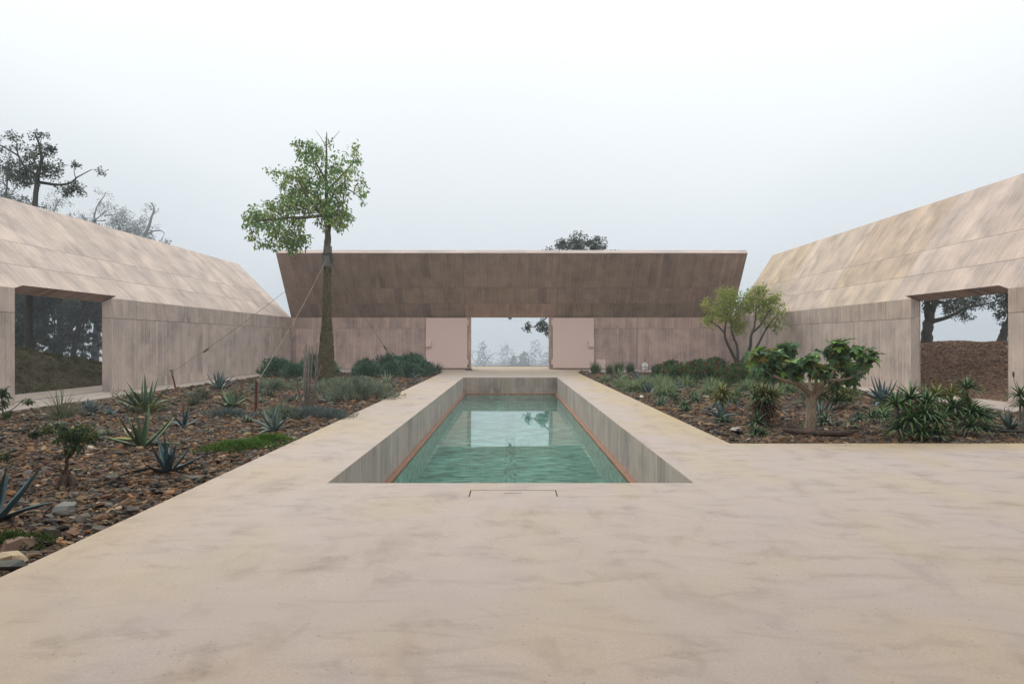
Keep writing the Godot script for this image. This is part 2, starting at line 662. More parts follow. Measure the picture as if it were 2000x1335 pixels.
# ---------------------------------------------------------------- succulents
func agave_leaf(curl: float, broad: float, edge: Color, body: Color) -> ArrayMesh:
	# unit length along +Z, rising along +Y by its curl; body channelled and pointed
	var mb := MB.new()
	var N := 8
	var ring := []
	for k in N + 1:
		var t := float(k) / N
		var w := broad * (0.62 + 0.9 * t) if t < 0.35 else broad * 0.935 * pow(maxf(1.0 - (t - 0.35) / 0.65, 0.0), 0.75)
		w = maxf(w, 0.004)
		var y := curl * t * t * 0.5
		var dy := curl * t
		var tn := Vector3(0, dy, 1).normalized()
		var up := Vector3(0, tn.z, -tn.y)
		var p := Vector3(0, y, t * (1.0 - 0.12 * absf(curl) * t))
		var th := 0.028 * (1.0 - t) + 0.004
		ring.append([p + Vector3(-w, 0, 0) + up * w * 0.45, p + up * th * 0.4, p + Vector3(w, 0, 0) + up * w * 0.45, p - up * th, up])
	for k in N:
		var a: Array = ring[k]
		var b: Array = ring[k + 1]
		for q in [[0, 1, 0.55], [1, 2, -0.55]]:
			var nn: Vector3 = (a[4] + Vector3(q[2], 0, 0)).normalized()
			var ca := edge if q[0] == 0 else body
			var cb := body if q[0] == 0 else edge
			var s := mb.v.size()
			mb.vert(a[q[0]], nn, Vector2.ZERO, ca); mb.vert(a[q[1]], nn, Vector2.ZERO, cb)
			mb.vert(b[q[1]], nn, Vector2.ZERO, cb); mb.vert(b[q[0]], nn, Vector2.ZERO, ca)
			mb.i.append_array([s, s + 2, s + 1, s, s + 3, s + 2])
		for q in [[0, 3, -0.55], [3, 2, 0.55]]:
			var nn: Vector3 = (-a[4] + Vector3(q[2], 0, 0)).normalized()
			var s := mb.v.size()
			mb.vert(a[q[0]], nn, Vector2.ZERO, body); mb.vert(a[q[1]], nn, Vector2.ZERO, body)
			mb.vert(b[q[1]], nn, Vector2.ZERO, body); mb.vert(b[q[0]], nn, Vector2.ZERO, body)
			mb.i.append_array([s, s + 1, s + 2, s, s + 2, s + 3])
	return mb.mesh()

var agave_leaves := {}

func agave(label: String, at: Vector3, kind: String, size: float, leaves: int, seed_: int, flat := 0.0, upright := 0.0) -> Node3D:
	var root := thing("agave", label, "agave", at, 0.0, "agaves in the gravel beds")
	rng.seed = seed_
	if not agave_leaves.has(kind):
		var cols: Array = {"blue": [Color(0.17, 0.25, 0.26), Color(0.085, 0.14, 0.15)], "green": [Color(0.20, 0.27, 0.16), Color(0.10, 0.165, 0.10)], "pale": [Color(0.34, 0.38, 0.25), Color(0.2, 0.26, 0.16)], "grey": [Color(0.21, 0.28, 0.25), Color(0.12, 0.18, 0.165)], "dark": [Color(0.13, 0.2, 0.22), Color(0.045, 0.085, 0.1)]}[kind]
		var br: float = {"blue": 0.085, "green": 0.075, "pale": 0.062, "grey": 0.08, "dark": 0.085}[kind]
		agave_leaves[kind] = [agave_leaf(0.35, br, cols[0], cols[1]), agave_leaf(-0.25, br * 1.1, cols[0], cols[1]), agave_leaf(-0.75, br, cols[0], cols[1]), agave_leaf(0.05, br * 0.9, cols[0], cols[1] * 0.9)]
	for k in leaves:
		var t := float(k) / maxf(leaves - 1, 1)      # 0 = heart, 1 = outermost
		var pitch := lerpf(1.42, 0.32 - flat, pow(t, 0.9)) + rng.randf_range(-0.14, 0.14) + upright * (1.0 - t) * 0.1
		var yaw := k * 2.39996 + rng.randf_range(-0.2, 0.2)
		var l := size * lerpf(0.85, 1.05, t) * rng.randf_range(0.82, 1.1)
		var o := part("leaf", agave_leaves[kind][rng.randi() % 4 if t > 0.5 else [0, 3][rng.randi() % 2]], M.agave, root)
		var b := Basis(Vector3.UP, yaw) * Basis(Vector3.RIGHT, -pitch) * Basis(Vector3.BACK, rng.randf_range(-0.3, 0.3))
		o.transform = Transform3D(b.scaled_local(Vector3(1, 1, 1) * l), Vector3(sin(yaw), 0, cos(yaw)) * size * 0.05 + Vector3(0, size * 0.05 * (1.0 - t), 0))
	return root

func rosette_mesh(n: int, length: float, width: float, a: Color, b: Color, seed_: int, arch := 1.1, spread := 1.0) -> ArrayMesh:
	rng.seed = seed_
	var mb := MB.new()
	for k in n:
		var t := float(k) / n
		var pitch := lerpf(1.35, -0.1, pow(t, 0.8) * spread) + rng.randf_range(-0.15, 0.15)
		var yaw := k * 2.39996 + rng.randf_range(-0.25, 0.25)
		var h := Vector3(cos(yaw), 0, sin(yaw))
		var d := h * cos(pitch) + Vector3.UP * sin(pitch)
		mb.blade(h * 0.015, d, Vector3(0, -arch * rng.randf_range(0.5, 1.2), 0), length * rng.randf_range(0.75, 1.1), width, tint(a, 0.2), 5, 0.35, tint(b, 0.2))
	return mb.mesh()

func tuft_mesh(n: int, length: float, width: float, col: Color, seed_: int, spread: float, arch: float, foot := 0.05) -> ArrayMesh:
	rng.seed = seed_
	var mb := MB.new()
	for k in n:
		var yaw := rng.randf() * TAU
		var h := Vector3(cos(yaw), 0, sin(yaw))
		var pitch := PI / 2 - spread * pow(rng.randf(), 0.7)
		var d := h * cos(pitch) + Vector3.UP * sin(pitch)
		mb.blade(h * foot * rng.randf(), d, Vector3(0, -arch * rng.randf_range(0.3, 1.2), 0) + rv() * 0.1, length * rng.randf_range(0.5, 1.1), width, tint(col, 0.25), 4, 0.2)
	return mb.mesh()

# low leafy mound: sprays on a dome
func mound_mesh(rx: float, h: float, rz: float, sprays: int, per: int, size: float, ratio: float, cols: Array, seed_: int, up := 0.5) -> ArrayMesh:
	rng.seed = seed_
	var mb := MB.new()
	for s in sprays:
		var a := rng.randf() * TAU
		var e := pow(rng.randf(), 0.7)
		var lump := (1.0 + 0.26 * sin(a * 3.0 + seed_) + 0.18 * sin(a * 5.0 + e * 6.0)) * rng.randf_range(0.82, 1.15)
		var q := Vector3(cos(a) * rx * e * lump, 0, sin(a) * rz * e * lump)
		q.y = h * sqrt(maxf(1.0 - e * e, 0.02)) * rng.randf_range(0.4, 1.22)
		var outw := Vector3(q.x / rx, q.y / h * 1.2, q.z / rz).normalized()
		var base: Color = cols[rng.randi() % cols.size()]
		var br := rng.randf_range(0.75, 1.2)
		for k in per:
			var d := (outw + rv() * 0.75 + Vector3(0, up, 0)).normalized()
			add_leaf(mb, q + rv() * size * 0.6, d, size * rng.randf_range(0.7, 1.3), size * ratio, tint(Color(base.r * br, base.g * br, base.b * br), 0.2))
	return mb.mesh()

func rock_mesh(seed_: int) -> ArrayMesh:
	rng.seed = seed_
	var mb := MB.new()
	var pts := []
	var nb := rng.randi_range(5, 7)
	var ph := rng.randf() * TAU
	for lev in 2:
		for k in nb:
			var a := ph + TAU * k / nb + rng.randf_range(-0.28, 0.28)
			var r := rng.randf_range(0.34, 0.54) * (1.0 if lev == 0 else rng.randf_range(0.62, 0.98))
			pts.append(Vector3(cos(a) * r, (-0.12 if lev == 0 else rng.randf_range(0.08, 0.24)), sin(a) * r * rng.randf_range(0.65, 0.85)))
	var top := Vector3.ZERO
	for k in nb:
		top += pts[nb + k] / nb
	top += Vector3(rng.randf_range(-0.08, 0.08), rng.randf_range(0.0, 0.07), rng.randf_range(-0.08, 0.08))
	for k in nb:
		var m := (k + 1) % nb
		mb.flat([pts[nb + k], pts[nb + m], top], Vector3(0, -0.3, 0), [])
		mb.flat([pts[k], pts[m], pts[nb + m]], Vector3(0, -0.1, 0), [])
		mb.flat([pts[k], pts[nb + m], pts[nb + k]], Vector3(0, -0.1, 0), [])
	return mb.mesh()

# ground height outside the courtyard
func land(x: float, z: float) -> float:
	var h := -0.12
	if x < -13.0:
		var t := smoothstep(14.0, 17.0, -x) * (1.0 - smoothstep(18.0, 30.0, -x))
		h += t * lerpf(1.45, 0.55, smoothstep(21.0, 31.0, -z)) * (1.0 - smoothstep(34.0, 44.0, -z)) * smoothstep(-4.0, 6.0, -z)
		h -= smoothstep(24.0, 70.0, -x) * 3.0
	if x > 12.2:
		var t := smoothstep(12.25, 16.8, x) * (1.0 - smoothstep(18.5, 30.0, x))
		h += t * 1.58 * (1.0 - smoothstep(36.0, 44.0, -z)) * smoothstep(-4.0, 6.0, -z)
		h -= smoothstep(24.0, 70.0, x) * 3.0
	h -= smoothstep(41.0, 110.0, -z) * 6.0 + smoothstep(110.0, 240.0, -z) * 6.0
	h += 0.05 * sin(x * 1.7 + z * 0.6) * sin(z * 1.3 - x * 0.4) * (smoothstep(14.0, 15.5, absf(x)) + smoothstep(41.0, 44.0, -z))
	return h

# flat sheet on a grid of lines with cells left out and the edges of the holes turned down
func sheet(xs: Array, zs: Array, keep: Callable, y: float, skirt: float, uvs: float, stain = null) -> ArrayMesh:
	var mb := MB.new()
	for a in xs.size() - 1:
		for b in zs.size() - 1:
			if not keep.call((xs[a] + xs[a + 1]) * 0.5, (zs[b] + zs[b + 1]) * 0.5):
				continue
			var x0: float = xs[a]
			var x1: float = xs[a + 1]
			var z0: float = zs[b]
			var z1: float = zs[b + 1]
			mb.face([Vector3(x0, y, z0), Vector3(x1, y, z0), Vector3(x1, y, z1), Vector3(x0, y, z1)], Vector3.UP, [Vector2(x0, z0) * uvs, Vector2(x1, z0) * uvs, Vector2(x1, z1) * uvs, Vector2(x0, z1) * uvs])
			if stain != null:
				for k in range(mb.v.size() - 4, mb.v.size()):
					var pv: Vector3 = mb.v[k]
					mb.c[k] = stain.call(pv.x, pv.z)
			for q in [[x0, x0, z0, z1, -1, 0], [x1, x1, z0, z1, 1, 0], [x0, x1, z0, z0, 0, -1], [x0, x1, z1, z1, 0, 1]]:
				var nx: float = (q[0] + q[1]) * 0.5 + q[4] * 0.001
				var nz: float = (q[2] + q[3]) * 0.5 + q[5] * 0.001
				if nx < xs[0] or nx > xs[-1] or nz < zs[0] or nz > zs[-1] or not keep.call(nx, nz):
					var nn := Vector3(q[4], 0, q[5])
					var l := Vector2(q[1] - q[0], q[3] - q[2]).length()
					mb.face([Vector3(q[0], y, q[2]), Vector3(q[1], y, q[3]), Vector3(q[1], y - skirt, q[3]), Vector3(q[0], y - skirt, q[2])], nn, [Vector2(0, 0), Vector2(l, 0) * uvs, Vector2(l, skirt) * uvs, Vector2(0, skirt) * uvs])
	return mb.mesh()

const T := 0.28      # thickness of the concrete
const EAVE := 2.77   # height of the fold
const LIFT := 2.18   # pour joint in the walls
const GAP := 0.0055

func panel(root: Node, o: Vector3, ex: Vector3, ey: Vector3, en: Vector3, x0: float, x1: float, y0: float, y1: float, back_lo: float, back_hi: float, material: Material, shade: Color, t := T) -> void:
	var mb := MB.new()
	var f := PackedVector2Array([Vector2(x0 + GAP, y0 + GAP), Vector2(x1 - GAP, y0 + GAP), Vector2(x1 - GAP, y1 - GAP), Vector2(x0 + GAP, y1 - GAP)])
	var b := f.duplicate()
	b[0].y += back_lo; b[1].y += back_lo; b[2].y += back_hi; b[3].y += back_hi
	var off := Vector2(rng.randf(), rng.randf())
	var k := rng.randf_range(0.92, 1.07)
	mb.slab(o, ex, ey, en, f, b, t, 1.0 / 12.0, off, Color(shade.r * k, shade.g * k * rng.randf_range(0.985, 1.01), shade.b * k * rng.randf_range(0.96, 1.02)))
	# the board texture is twice as wide as high
	for q in mb.u.size():
		mb.u[q].y *= -2.0
	part("concrete_panel", mb.mesh(), material, root)


func _ready() -> void:
	# ---- camera, air, sun, exposure
	var cam := Camera3D.new()
	cam.name = "camera"
	add_child(cam)
	cam.position = Vector3(0, 1.5, 0)
	cam.rotation_degrees = Vector3(-0.064, -0.172, 0)
	cam.fov = 53.2
	cam.near = 0.1
	cam.far = 3000.0
	cam.current = true
	lut.resize(1024)
	for k in 1024:
		lut[k] = int(255.0 * Color(k / 1023.0, 0, 0).linear_to_srgb().r + 0.5)
	var sky_mat := PanoramaSkyMaterial.new()
	sky_mat.panorama = sky_texture()
	var sky := Sky.new()
	sky.sky_material = sky_mat
	var env := Environment.new()
	env.background_mode = Environment.BG_SKY
	env.sky = sky
	env.background_energy_multiplier = 1.0
	env.tonemap_mode = Environment.TONE_MAPPER_LINEAR
	env.tonemap_exposure = 1.27
	env.sdfgi_enabled = true
	env.ssao_enabled = true
	env.ssil_enabled = true
	env.fog_enabled = true
	env.fog_density = 0.0014
	env.fog_light_color = Color(0.93, 0.965, 1.0)
	env.volumetric_fog_enabled = true
	env.volumetric_fog_density = 0.0
	var we := WorldEnvironment.new()
	we.name = "air"
	we.environment = env
	add_child(we)
	var sun := DirectionalLight3D.new()
	sun.name = "sun"
	sun.light_color = Color(1.0, 0.95, 0.87)
	sun.light_energy = 0.4
	sun.light_angular_distance = 30.0
	sun.shadow_enabled = true
	add_child(sun)
	sun.look_at_from_position(Vector3(-0.30, 0.62, -0.72) * 50.0, Vector3.ZERO)

	# ---- materials
	var bd := board_textures(0, 22, 46, 0.065, 0.16, 0.25, 0.32, 0.30)
	var bf := board_textures(40, 16, 34, 0.03, 0.10, 0.32, 0.42, 0.20)
	mat("concrete", 0.635, 0.52, 0.457, 0.9, bd[0], bd[1], 0.5)
	mat("concrete_flap", 0.645, 0.525, 0.457, 0.9, bf[0], bf[1], 0.5)
	mat("concrete_pool", 0.54, 0.465, 0.415, 0.85, bd[0], bd[1], 0.6)
	var pv := pavement_textures()
	mat("pavement", 0.432, 0.372, 0.334, 0.8, pv[0], pv[1], 0.35)
	mat("marble", 0.50, 0.79, 0.71, 0.4, marble_texture())
	mat("copper", 0.37, 0.20, 0.13, 0.5, copper_texture())
	mat("soil", 0.09, 0.06, 0.04, 0.95, speckle_texture(71, 0.8, 0.1))
	mat("earth", 0.12, 0.1, 0.06, 0.95, speckle_texture(73, 0.9, 0.12))
	mat("mulch", 0.2, 0.115, 0.075, 0.95, speckle_texture(75, 0.9, 0.2))
	mat("gate_paint", 0.66, 0.50, 0.45, 0.55)
	mat("black_metal", 0.02, 0.02, 0.02, 0.5)
	mat("rust", 0.12, 0.035, 0.02, 0.75)
	mat("galvanised", 0.16, 0.14, 0.12, 0.6)
	mat("rope", 0.17, 0.15, 0.125, 0.9)
	mat("rope_dark", 0.09, 0.075, 0.06, 0.9)
	mat("sleeve", 0.13, 0.125, 0.115, 0.9)
	mat("lamp_white", 0.8, 0.78, 0.74, 0.4)
	mat("cane", 0.35, 0.10, 0.05, 0.7)
	mat("stone", 1, 1, 1, 0.85)
	var bk := bark_textures()
	mat("bark_dark", 0.115, 0.108, 0.098, 0.95, bk[0], bk[1], 0.8)
	mat("bark_silk", 0.15, 0.13, 0.07, 0.95, bk[0], bk[1], 0.6)
	mat("bark_fig", 0.43, 0.355, 0.275, 0.85, bk[0], bk[1], 0.15)
	mat("bark_brown", 0.13, 0.09, 0.07, 0.9, bk[0], bk[1], 0.6)
	mat("bark_limb", 0.165, 0.145, 0.105, 0.9, bk[0], bk[1], 0.6)
	mat("bark_grey", 0.36, 0.335, 0.30, 0.9, bk[0], bk[1], 0.6)
	mat("agave", 1, 1, 1, 0.55)
	leafmat("leaf", 0.8)
	leafmat("leaf_dry", 0.15, 0.9)
	leafmat("leaf_thick", 0.12, 0.5)
	mat("petal", 1, 1, 1, 0.7)
	var wm := StandardMaterial3D.new()
	wm.resource_name = "water"
	wm.albedo_color = Color(0.93, 1.0, 0.98, 0.0)
	wm.roughness = 0.0
	wm.metallic_specular = 0.5
	wm.transparency = BaseMaterial3D.TRANSPARENCY_ALPHA
	wm.refraction_enabled = true
	wm.refraction_scale = 0.033
	wm.normal_enabled = true
	wm.normal_texture = water_normal()
	wm.normal_scale = 0.013
	M["water"] = wm

	build_setting()
	build_walls()
	build_pool()
	build_beds()
	build_trees_outside()
	build_left_plants()
	build_right_plants()
	build_small_things()
	spill()


# ---------------------------------------------------------------- the setting
func build_setting() -> void:
	# land as far as the horizon
	var xs := [-420.0, -330.0, -250.0, -140.0, -90.0, -65.0, -50.0, -40.0, -34.0]
	var q := -30.0
	while q < -14.0:
		xs.append(q); q += 0.5
	xs.append_array([-14.0, -13.0, -12.0, -6.0, 0.0, 6.0, 12.2])
	q = 12.7
	while q < 30.0:
		xs.append(q); q += 0.5
	xs.append_array([34.0, 40.0, 50.0, 65.0, 90.0, 140.0, 250.0, 330.0, 420.0])
	var zs := [-430.0, -400.0, -360.0, -320.0, -220.0, -160.0, -130.0, -110.0, -95.0, -82.0, -72.0, -64.0, -57.0, -52.0, -48.0, -45.0, -43.0, -41.0, -39.0, -37.0]
	q = -36.0
	while q < -5.0:
		zs.append(q); q += 0.5
	zs.append_array([-5.0, 0.0, 6.0, 12.0, 20.0, 40.0, 100.0, 300.0])
	for side in 2:
		var mb := MB.new()
		for a in xs.size() - 1:
			for b in zs.size() - 1:
				var cx: float = (xs[a] + xs[a + 1]) * 0.5
				var cz: float = (zs[b] + zs[b + 1]) * 0.5
				if cx > -12.0 and cx < 12.2 and cz > -37.0 and cz < 6.0:
					continue
				var right: bool = cx > 12.2 and cx < 30.0 and cz > -41.0
				if right != (side == 1):
					continue
				var pts := []
				for c in [[a, b], [a + 1, b], [a + 1, b + 1], [a, b + 1]]:
					pts.append(Vector3(xs[c[0]], land(xs[c[0]], zs[c[1]]), zs[c[1]]))
				var s := mb.v.size()
				for p in pts:
					var e := 0.2
					var nn := Vector3(land(p.x - e, p.z) - land(p.x + e, p.z), 2 * e, land(p.x, p.z - e) - land(p.x, p.z + e)).normalized()
					mb.vert(p, nn, Vector2(p.x, p.z) * 0.25, Color.WHITE)
				mb.i.append_array([s, s + 1, s + 2, s, s + 2, s + 3])
		var o := part("terrain" if side == 0 else "mulch_bank", mb.mesh(), M.earth if side == 0 else M.mulch, self)
		o.set_meta("kind", "structure")
	# wood chips and litter on the right bank, short grass on the left one
	rng.seed = 300
	var chip := MB.new()
	chip.box(Vector3(-0.5, 0, -0.18), Vector3(0.5, 0.12, 0.18))
	var mm := MultiMesh.new()
	mm.transform_format = MultiMesh.TRANSFORM_3D
	mm.use_colors = true
	mm.mesh = chip.mesh()
	mm.instance_count = 16000
	for k in 16000:
		var x := rng.randf_range(12.5, 18.0)
		var z := rng.randf_range(-29.0, -15.0)
		var b := Basis(rv(), rng.randf_range(0, 0.6)) * Basis(Vector3.UP, rng.randf() * TAU)
		mm.set_instance_transform(k, Transform3D(b.scaled_local(Vector3.ONE * rng.randf_range(0.03, 0.10)), Vector3(x, land(x, z) + 0.005, z)))
		mm.set_instance_color(k, tint([Color(0.2, 0.11, 0.07), Color(0.28, 0.16, 0.1), Color(0.11, 0.06, 0.042), Color(0.38, 0.25, 0.16)][rng.randi() % 4], 0.3))
	var mi := MultiMeshInstance3D.new()
	mi.name = "mulch_chips"
	mi.multimesh = mm
	mi.material_override = M.stone
	add_child(mi)
	mi.set_meta("kind", "stuff")
	tag(mi, "brown wood chips covering the bank outside the right opening", "mulch")
	var mg := MultiMesh.new()
	mg.transform_format = MultiMesh.TRANSFORM_3D
	mg.use_colors = true
	mg.mesh = tuft_mesh(9, 0.16, 0.012, Color(1, 1, 1), 77, 0.9, 0.7, 0.06)
	mg.instance_count = 9000
	for k in 9000:
		var x := -rng.randf_range(14.2, 20.0)
		var z := rng.randf_range(-38.0, -15.0)
		mg.set_instance_transform(k, Transform3D(Basis(Vector3.UP, rng.randf() * TAU).scaled_local(Vector3.ONE * rng.randf_range(0.5, 1.2)), Vector3(x, land(x, z), z)))
		mg.set_instance_color(k, tint([Color(0.10, 0.115, 0.05), Color(0.15, 0.125, 0.07), Color(0.08, 0.12, 0.045), Color(0.19, 0.15, 0.09)][rng.randi() % 4], 0.3))
	var gi := MultiMeshInstance3D.new()
	gi.name = "bank_grass"
	gi.multimesh = mg
	gi.material_override = M.leaf_dry
	add_child(gi)
	gi.set_meta("kind", "stuff")
	tag(gi, "short dull grass on the dark bank outside the left opening", "grass")

	# pavement
	var keep := func(x: float, z: float) -> bool:
		if x > -10.75 and x < -3.24 and z > -33.2 and z < -1.5: return false
		if x > 3.23 and x < 10.8 and z > -33.2 and z < -10.0: return false
		if x > -1.935 and x < 1.95 and z > -28.2 and z < -7.22: return false
		if x > -0.40 and x < 0.465 and z > -6.88 and z < -6.585: return false
		return true
	# ochre run-off stains along the edges of the beds
	var stain := func(x: float, z: float) -> Color:
		var a := 0.0
		if x > 2.0 and x <= 3.3 and z < -9.9:
			a = smoothstep(2.15, 3.2, x) * (0.75 + 0.25 * sin(z * 1.3) * sin(z * 0.47 + 1.0))
		if x > 3.0 and z >= -10.05 and z < -8.6:
			a = maxf(a, smoothstep(-9.0, -9.95, z) * (0.65 + 0.35 * sin(x * 0.9 + 2.0)) * smoothstep(2.6, 3.6, x))
		if x < -2.3 and x > -3.5:
			a = smoothstep(-2.4, -3.2, x) * (0.4 + 0.25 * sin(z * 0.9))
		if z < -29.0 and absf(x) < 4.0:
			a = maxf(a, 0.4 * smoothstep(-29.0, -32.0, z))
		return Color(1.0, 1.0 - 0.075 * a, 1.0 - 0.36 * a)
	var px := [-13.9, -10.75, -8.0, -5.5, -3.24, -2.95, -2.6, -2.25, -1.935, -0.40, 0.465, 1.95, 2.25, 2.6, 2.95, 3.23]
	for k in 10:
		px.append(3.23 + 0.757 * (k + 1))
	px.append(12.27)
	var pz := [-40.2, -36.8, -35.0, -33.2]
	for k in 24:
		pz.append(-33.2 + 23.2 * (k + 1) / 24.0)
	pz.append(-28.2)
	pz.append_array([-9.8, -9.5, -9.1, -8.5, -7.22, -6.88, -6.585, -5.0, -3.0, -1.5, 6.0])
	pz.sort()
	var pav := part("pavement", sheet(px, pz, keep, 0.0, 0.25, 1.0 / 9.0, stain), M.pavement, self)
	pav.set_meta("kind", "structure")
	# access cover in the pavement
	var cov := thing("access_cover", "flush concrete access cover with a lifting slot, set in the pavement before the pool", "access cover", Vector3(0, 0, 0))
	var ck := func(x: float, z: float) -> bool:
		return not (x > -0.062 and x < 0.115 and z > -6.752 and z < -6.736)
	part("lid", sheet([-0.388, -0.062, 0.115, 0.453], [-6.866, -6.752, -6.736, -6.588], ck, -0.001, 0.06, 1.0 / 9.0), M.pavement, cov)
	var fr := MB.new()
	fr.box(Vector3(-0.41, -0.12, -6.89), Vector3(0.475, -0.07, -6.575))
	part("frame", fr.mesh(), M.black_metal, cov)
	# rail that the left gate runs on
	var rl := MB.new()
	rl.box(Vector3(-12.22, -0.02, -21.5), Vector3(-12.18, 0.008, -15.5))
	tag(part("floor_rail", rl.mesh(), M.black_metal, self), "dark steel rail let into the floor of the left opening", "floor rail")

	# fog banks beyond the walls
	for b in [[Vector3(0, 0, -98), Vector3(420, 24, 104), 0.006], [Vector3(-97, 0, -14), Vector3(160, 24, 63), 0.017], [Vector3(96, 0, -14), Vector3(160, 24, 63), 0.009]]:
		var f := FogVolume.new()
		f.name = numbered("fog")
		f.shape = RenderingServer.FOG_VOLUME_SHAPE_BOX
		f.position = b[0]
		f.size = b[1]
		var fm := FogMaterial.new()
		fm.albedo = Color(0.93, 0.965, 1.0)
		fm.density = b[2]
		f.material = fm
		f.set_meta("kind", "stuff")
		add_child(f)


func build_walls() -> void:
	var m: Material = M.concrete
	var W := Color.WHITE
	# --- the two side wings: wall + flap that leans outwards
	for side in 2:
		rng.seed = 900 + side
		var sx := -1.0 if side == 0 else 1.0
		var X := 11.8 if side == 0 else 12.0
		var lean: Vector2 = Vector2(2.79, 2.87) if side == 0 else Vector2(2.19, 3.37)   # out, up
		var L := lean.length()
		lean /= L
		var zn := 16.29 if side == 0 else 16.4     # opening
		var zf := 20.23 if side == 0 else 20.36
		var mit := T * tan(acos(lean.y) * 0.5)
		var root := thing("concrete_wing", "long pale concrete wall on the left side of the court, its top leaning outwards" if side == 0 else "long tan concrete wall on the right side of the court, its top leaning outwards", "wall", Vector3(sx * X, 0, 0), 0.0, "walls round the court")
		var en := Vector3(-sx, 0, 0)
		var ex := Vector3(0, 0, -1)
		# lower wall
		for bay in [[-1.0, 5.2], [5.2, 10.6], [10.6, zn], [zf, 26.2], [26.2, 31.5], [31.5, 37.07]]:
			panel(root, Vector3.ZERO, ex, Vector3.UP, en, bay[0], bay[1], 0.0, LIFT, 0.0, 0.0, m, Color(1.16, 1.10, 1.12) if side == 0 else Color(1.14, 1.10, 1.06))
			panel(root, Vector3.ZERO, ex, Vector3.UP, en, bay[0], bay[1], LIFT, EAVE + GAP, 0.0, -mit, m, Color(1.12, 1.08, 1.06) if side == 0 else Color(1.08, 1.03, 0.97))
		# flap
		var o := Vector3(0, EAVE, 0)
		var ey := Vector3(sx * lean.x, lean.y, 0)
		var fn := Vector3(-sx * lean.y, lean.x, 0)
		var bays := [[-1.0, 5.2], [5.2, 10.6], [10.6, 15.75], [15.75, 21.5], [21.5, 26.3], [26.3, 31.5], [31.5, 36.8]]
		for k in bays.size():
			var z0: float = bays[k][0]
			var z1: float = bays[k][1]
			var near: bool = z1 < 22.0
			for lf in [[0.0, 0.9], [0.9, 1.87], [1.87, L]]:
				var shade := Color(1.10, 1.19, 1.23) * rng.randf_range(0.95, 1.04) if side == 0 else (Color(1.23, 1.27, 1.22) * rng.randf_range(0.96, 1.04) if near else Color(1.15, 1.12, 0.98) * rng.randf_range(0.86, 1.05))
				if lf[0] == 0.0 and z0 < zn and z1 > zf:
					var mb := MB.new()
					var f := PackedVector2Array([Vector2(z0 + GAP, 0), Vector2(zn, 0), Vector2(zn + 0.40, 0.13), Vector2(zf + 0.43, 0.13), Vector2(zf, 0), Vector2(z1 - GAP, 0), Vector2(z1 - GAP, 0.9 - GAP), Vector2(z0 + GAP, 0.9 - GAP)])
					var b := f.duplicate()
					b[0].y = mit; b[1].y = mit; b[2] = Vector2(zn + 0.02, mit); b[3] = Vector2(zf - 0.02, mit); b[4].y = mit; b[5].y = mit
					mb.slab(o, ex, ey, fn, f, b, T, 1.0 / 12.0, Vector2(rng.randf(), rng.randf()), shade, [1, 2, 3])
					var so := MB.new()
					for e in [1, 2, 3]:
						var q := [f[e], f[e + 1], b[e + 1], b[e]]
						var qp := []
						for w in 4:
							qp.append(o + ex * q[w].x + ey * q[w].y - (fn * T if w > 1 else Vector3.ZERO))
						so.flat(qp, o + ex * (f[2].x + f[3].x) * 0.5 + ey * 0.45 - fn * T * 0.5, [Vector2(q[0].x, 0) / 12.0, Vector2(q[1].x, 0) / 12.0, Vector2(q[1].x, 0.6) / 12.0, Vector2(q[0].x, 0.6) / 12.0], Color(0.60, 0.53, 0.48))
					part("soffit", so.mesh(), m, root)  # unbleached concrete, its colour also darkened for the shade under the flap
					for q in mb.u.size():
						mb.u[q].y *= -2.0
					part("concrete_panel", mb.mesh(), M.concrete_flap, root)
				else:
					panel(root, o, ex, ey, fn, z0, z1, lf[0] - (GAP if lf[0] == 0.0 else 0.0), lf[1], mit if lf[0] == 0.0 else 0.0, 0.0, M.concrete_flap, shade)
		# the core that closes the joints
		var core := MB.new()
		for bay in [[-0.95, zn - 0.05], [zf + 0.05, 36.75]]:
			core.slab(Vector3.ZERO, ex, Vector3.UP, en, PackedVector2Array([Vector2(bay[0], 0.02), Vector2(bay[1], 0.02), Vector2(bay[1], EAVE - 0.1), Vector2(bay[0], EAVE - 0.1)]), PackedVector2Array([Vector2(bay[0], 0.02), Vector2(bay[1], 0.02), Vector2(bay[1], EAVE - 0.1), Vector2(bay[0], EAVE - 0.1)]), 0.001, 0.1, Vector2.ZERO, W)
		for vv in core.v.size():
			core.v[vv] -= en * 0.14
		part("joint_filler", core.mesh(), m, root)
		core = MB.new()
		var cp := PackedVector2Array([Vector2(-0.95, 0.2), Vector2(36.75, 0.2), Vector2(36.75, L - 0.05), Vector2(-0.95, L - 0.05)])
		core.slab(o - fn * 0.14, ex, ey, fn, cp, cp, 0.001, 0.1, Vector2.ZERO, W)
		part("joint_filler", core.mesh(), m, root)

	# --- the gate wall at the back and an unseen house wall added behind the camera to darken the foreground: flaps that lean over the court
	for side in 2:
		rng.seed = 950 + side
		var zb := -36.8 if side == 0 else 1.0
		var en := Vector3(0, 0, 1) if side == 0 else Vector3(0, 0, -1)
		var ex := Vector3(1, 0, 0)
		var root := thing("concrete_gate_wall" if side == 0 else "added_house_wall", "concrete gate wall closing the far end of the court, its dark upper part leaning over" if side == 0 else "unseen concrete house wall added behind the viewer to shade the near pavement", "wall", Vector3(0, 0, zb), 0.0, "walls round the court")
		var lean := Vector2(2.4, 3.16)
		var L := lean.length()
		lean /= L
		var mit := T * tan(acos(lean.y) * 0.5)
		var lows := [[-11.8, -7.0], [-7.0, -2.1], [2.1, 6.9], [6.9, 12.0]] if side == 0 else [[-11.8, -4.0], [-4.0, 4.0], [4.0, 12.0]]
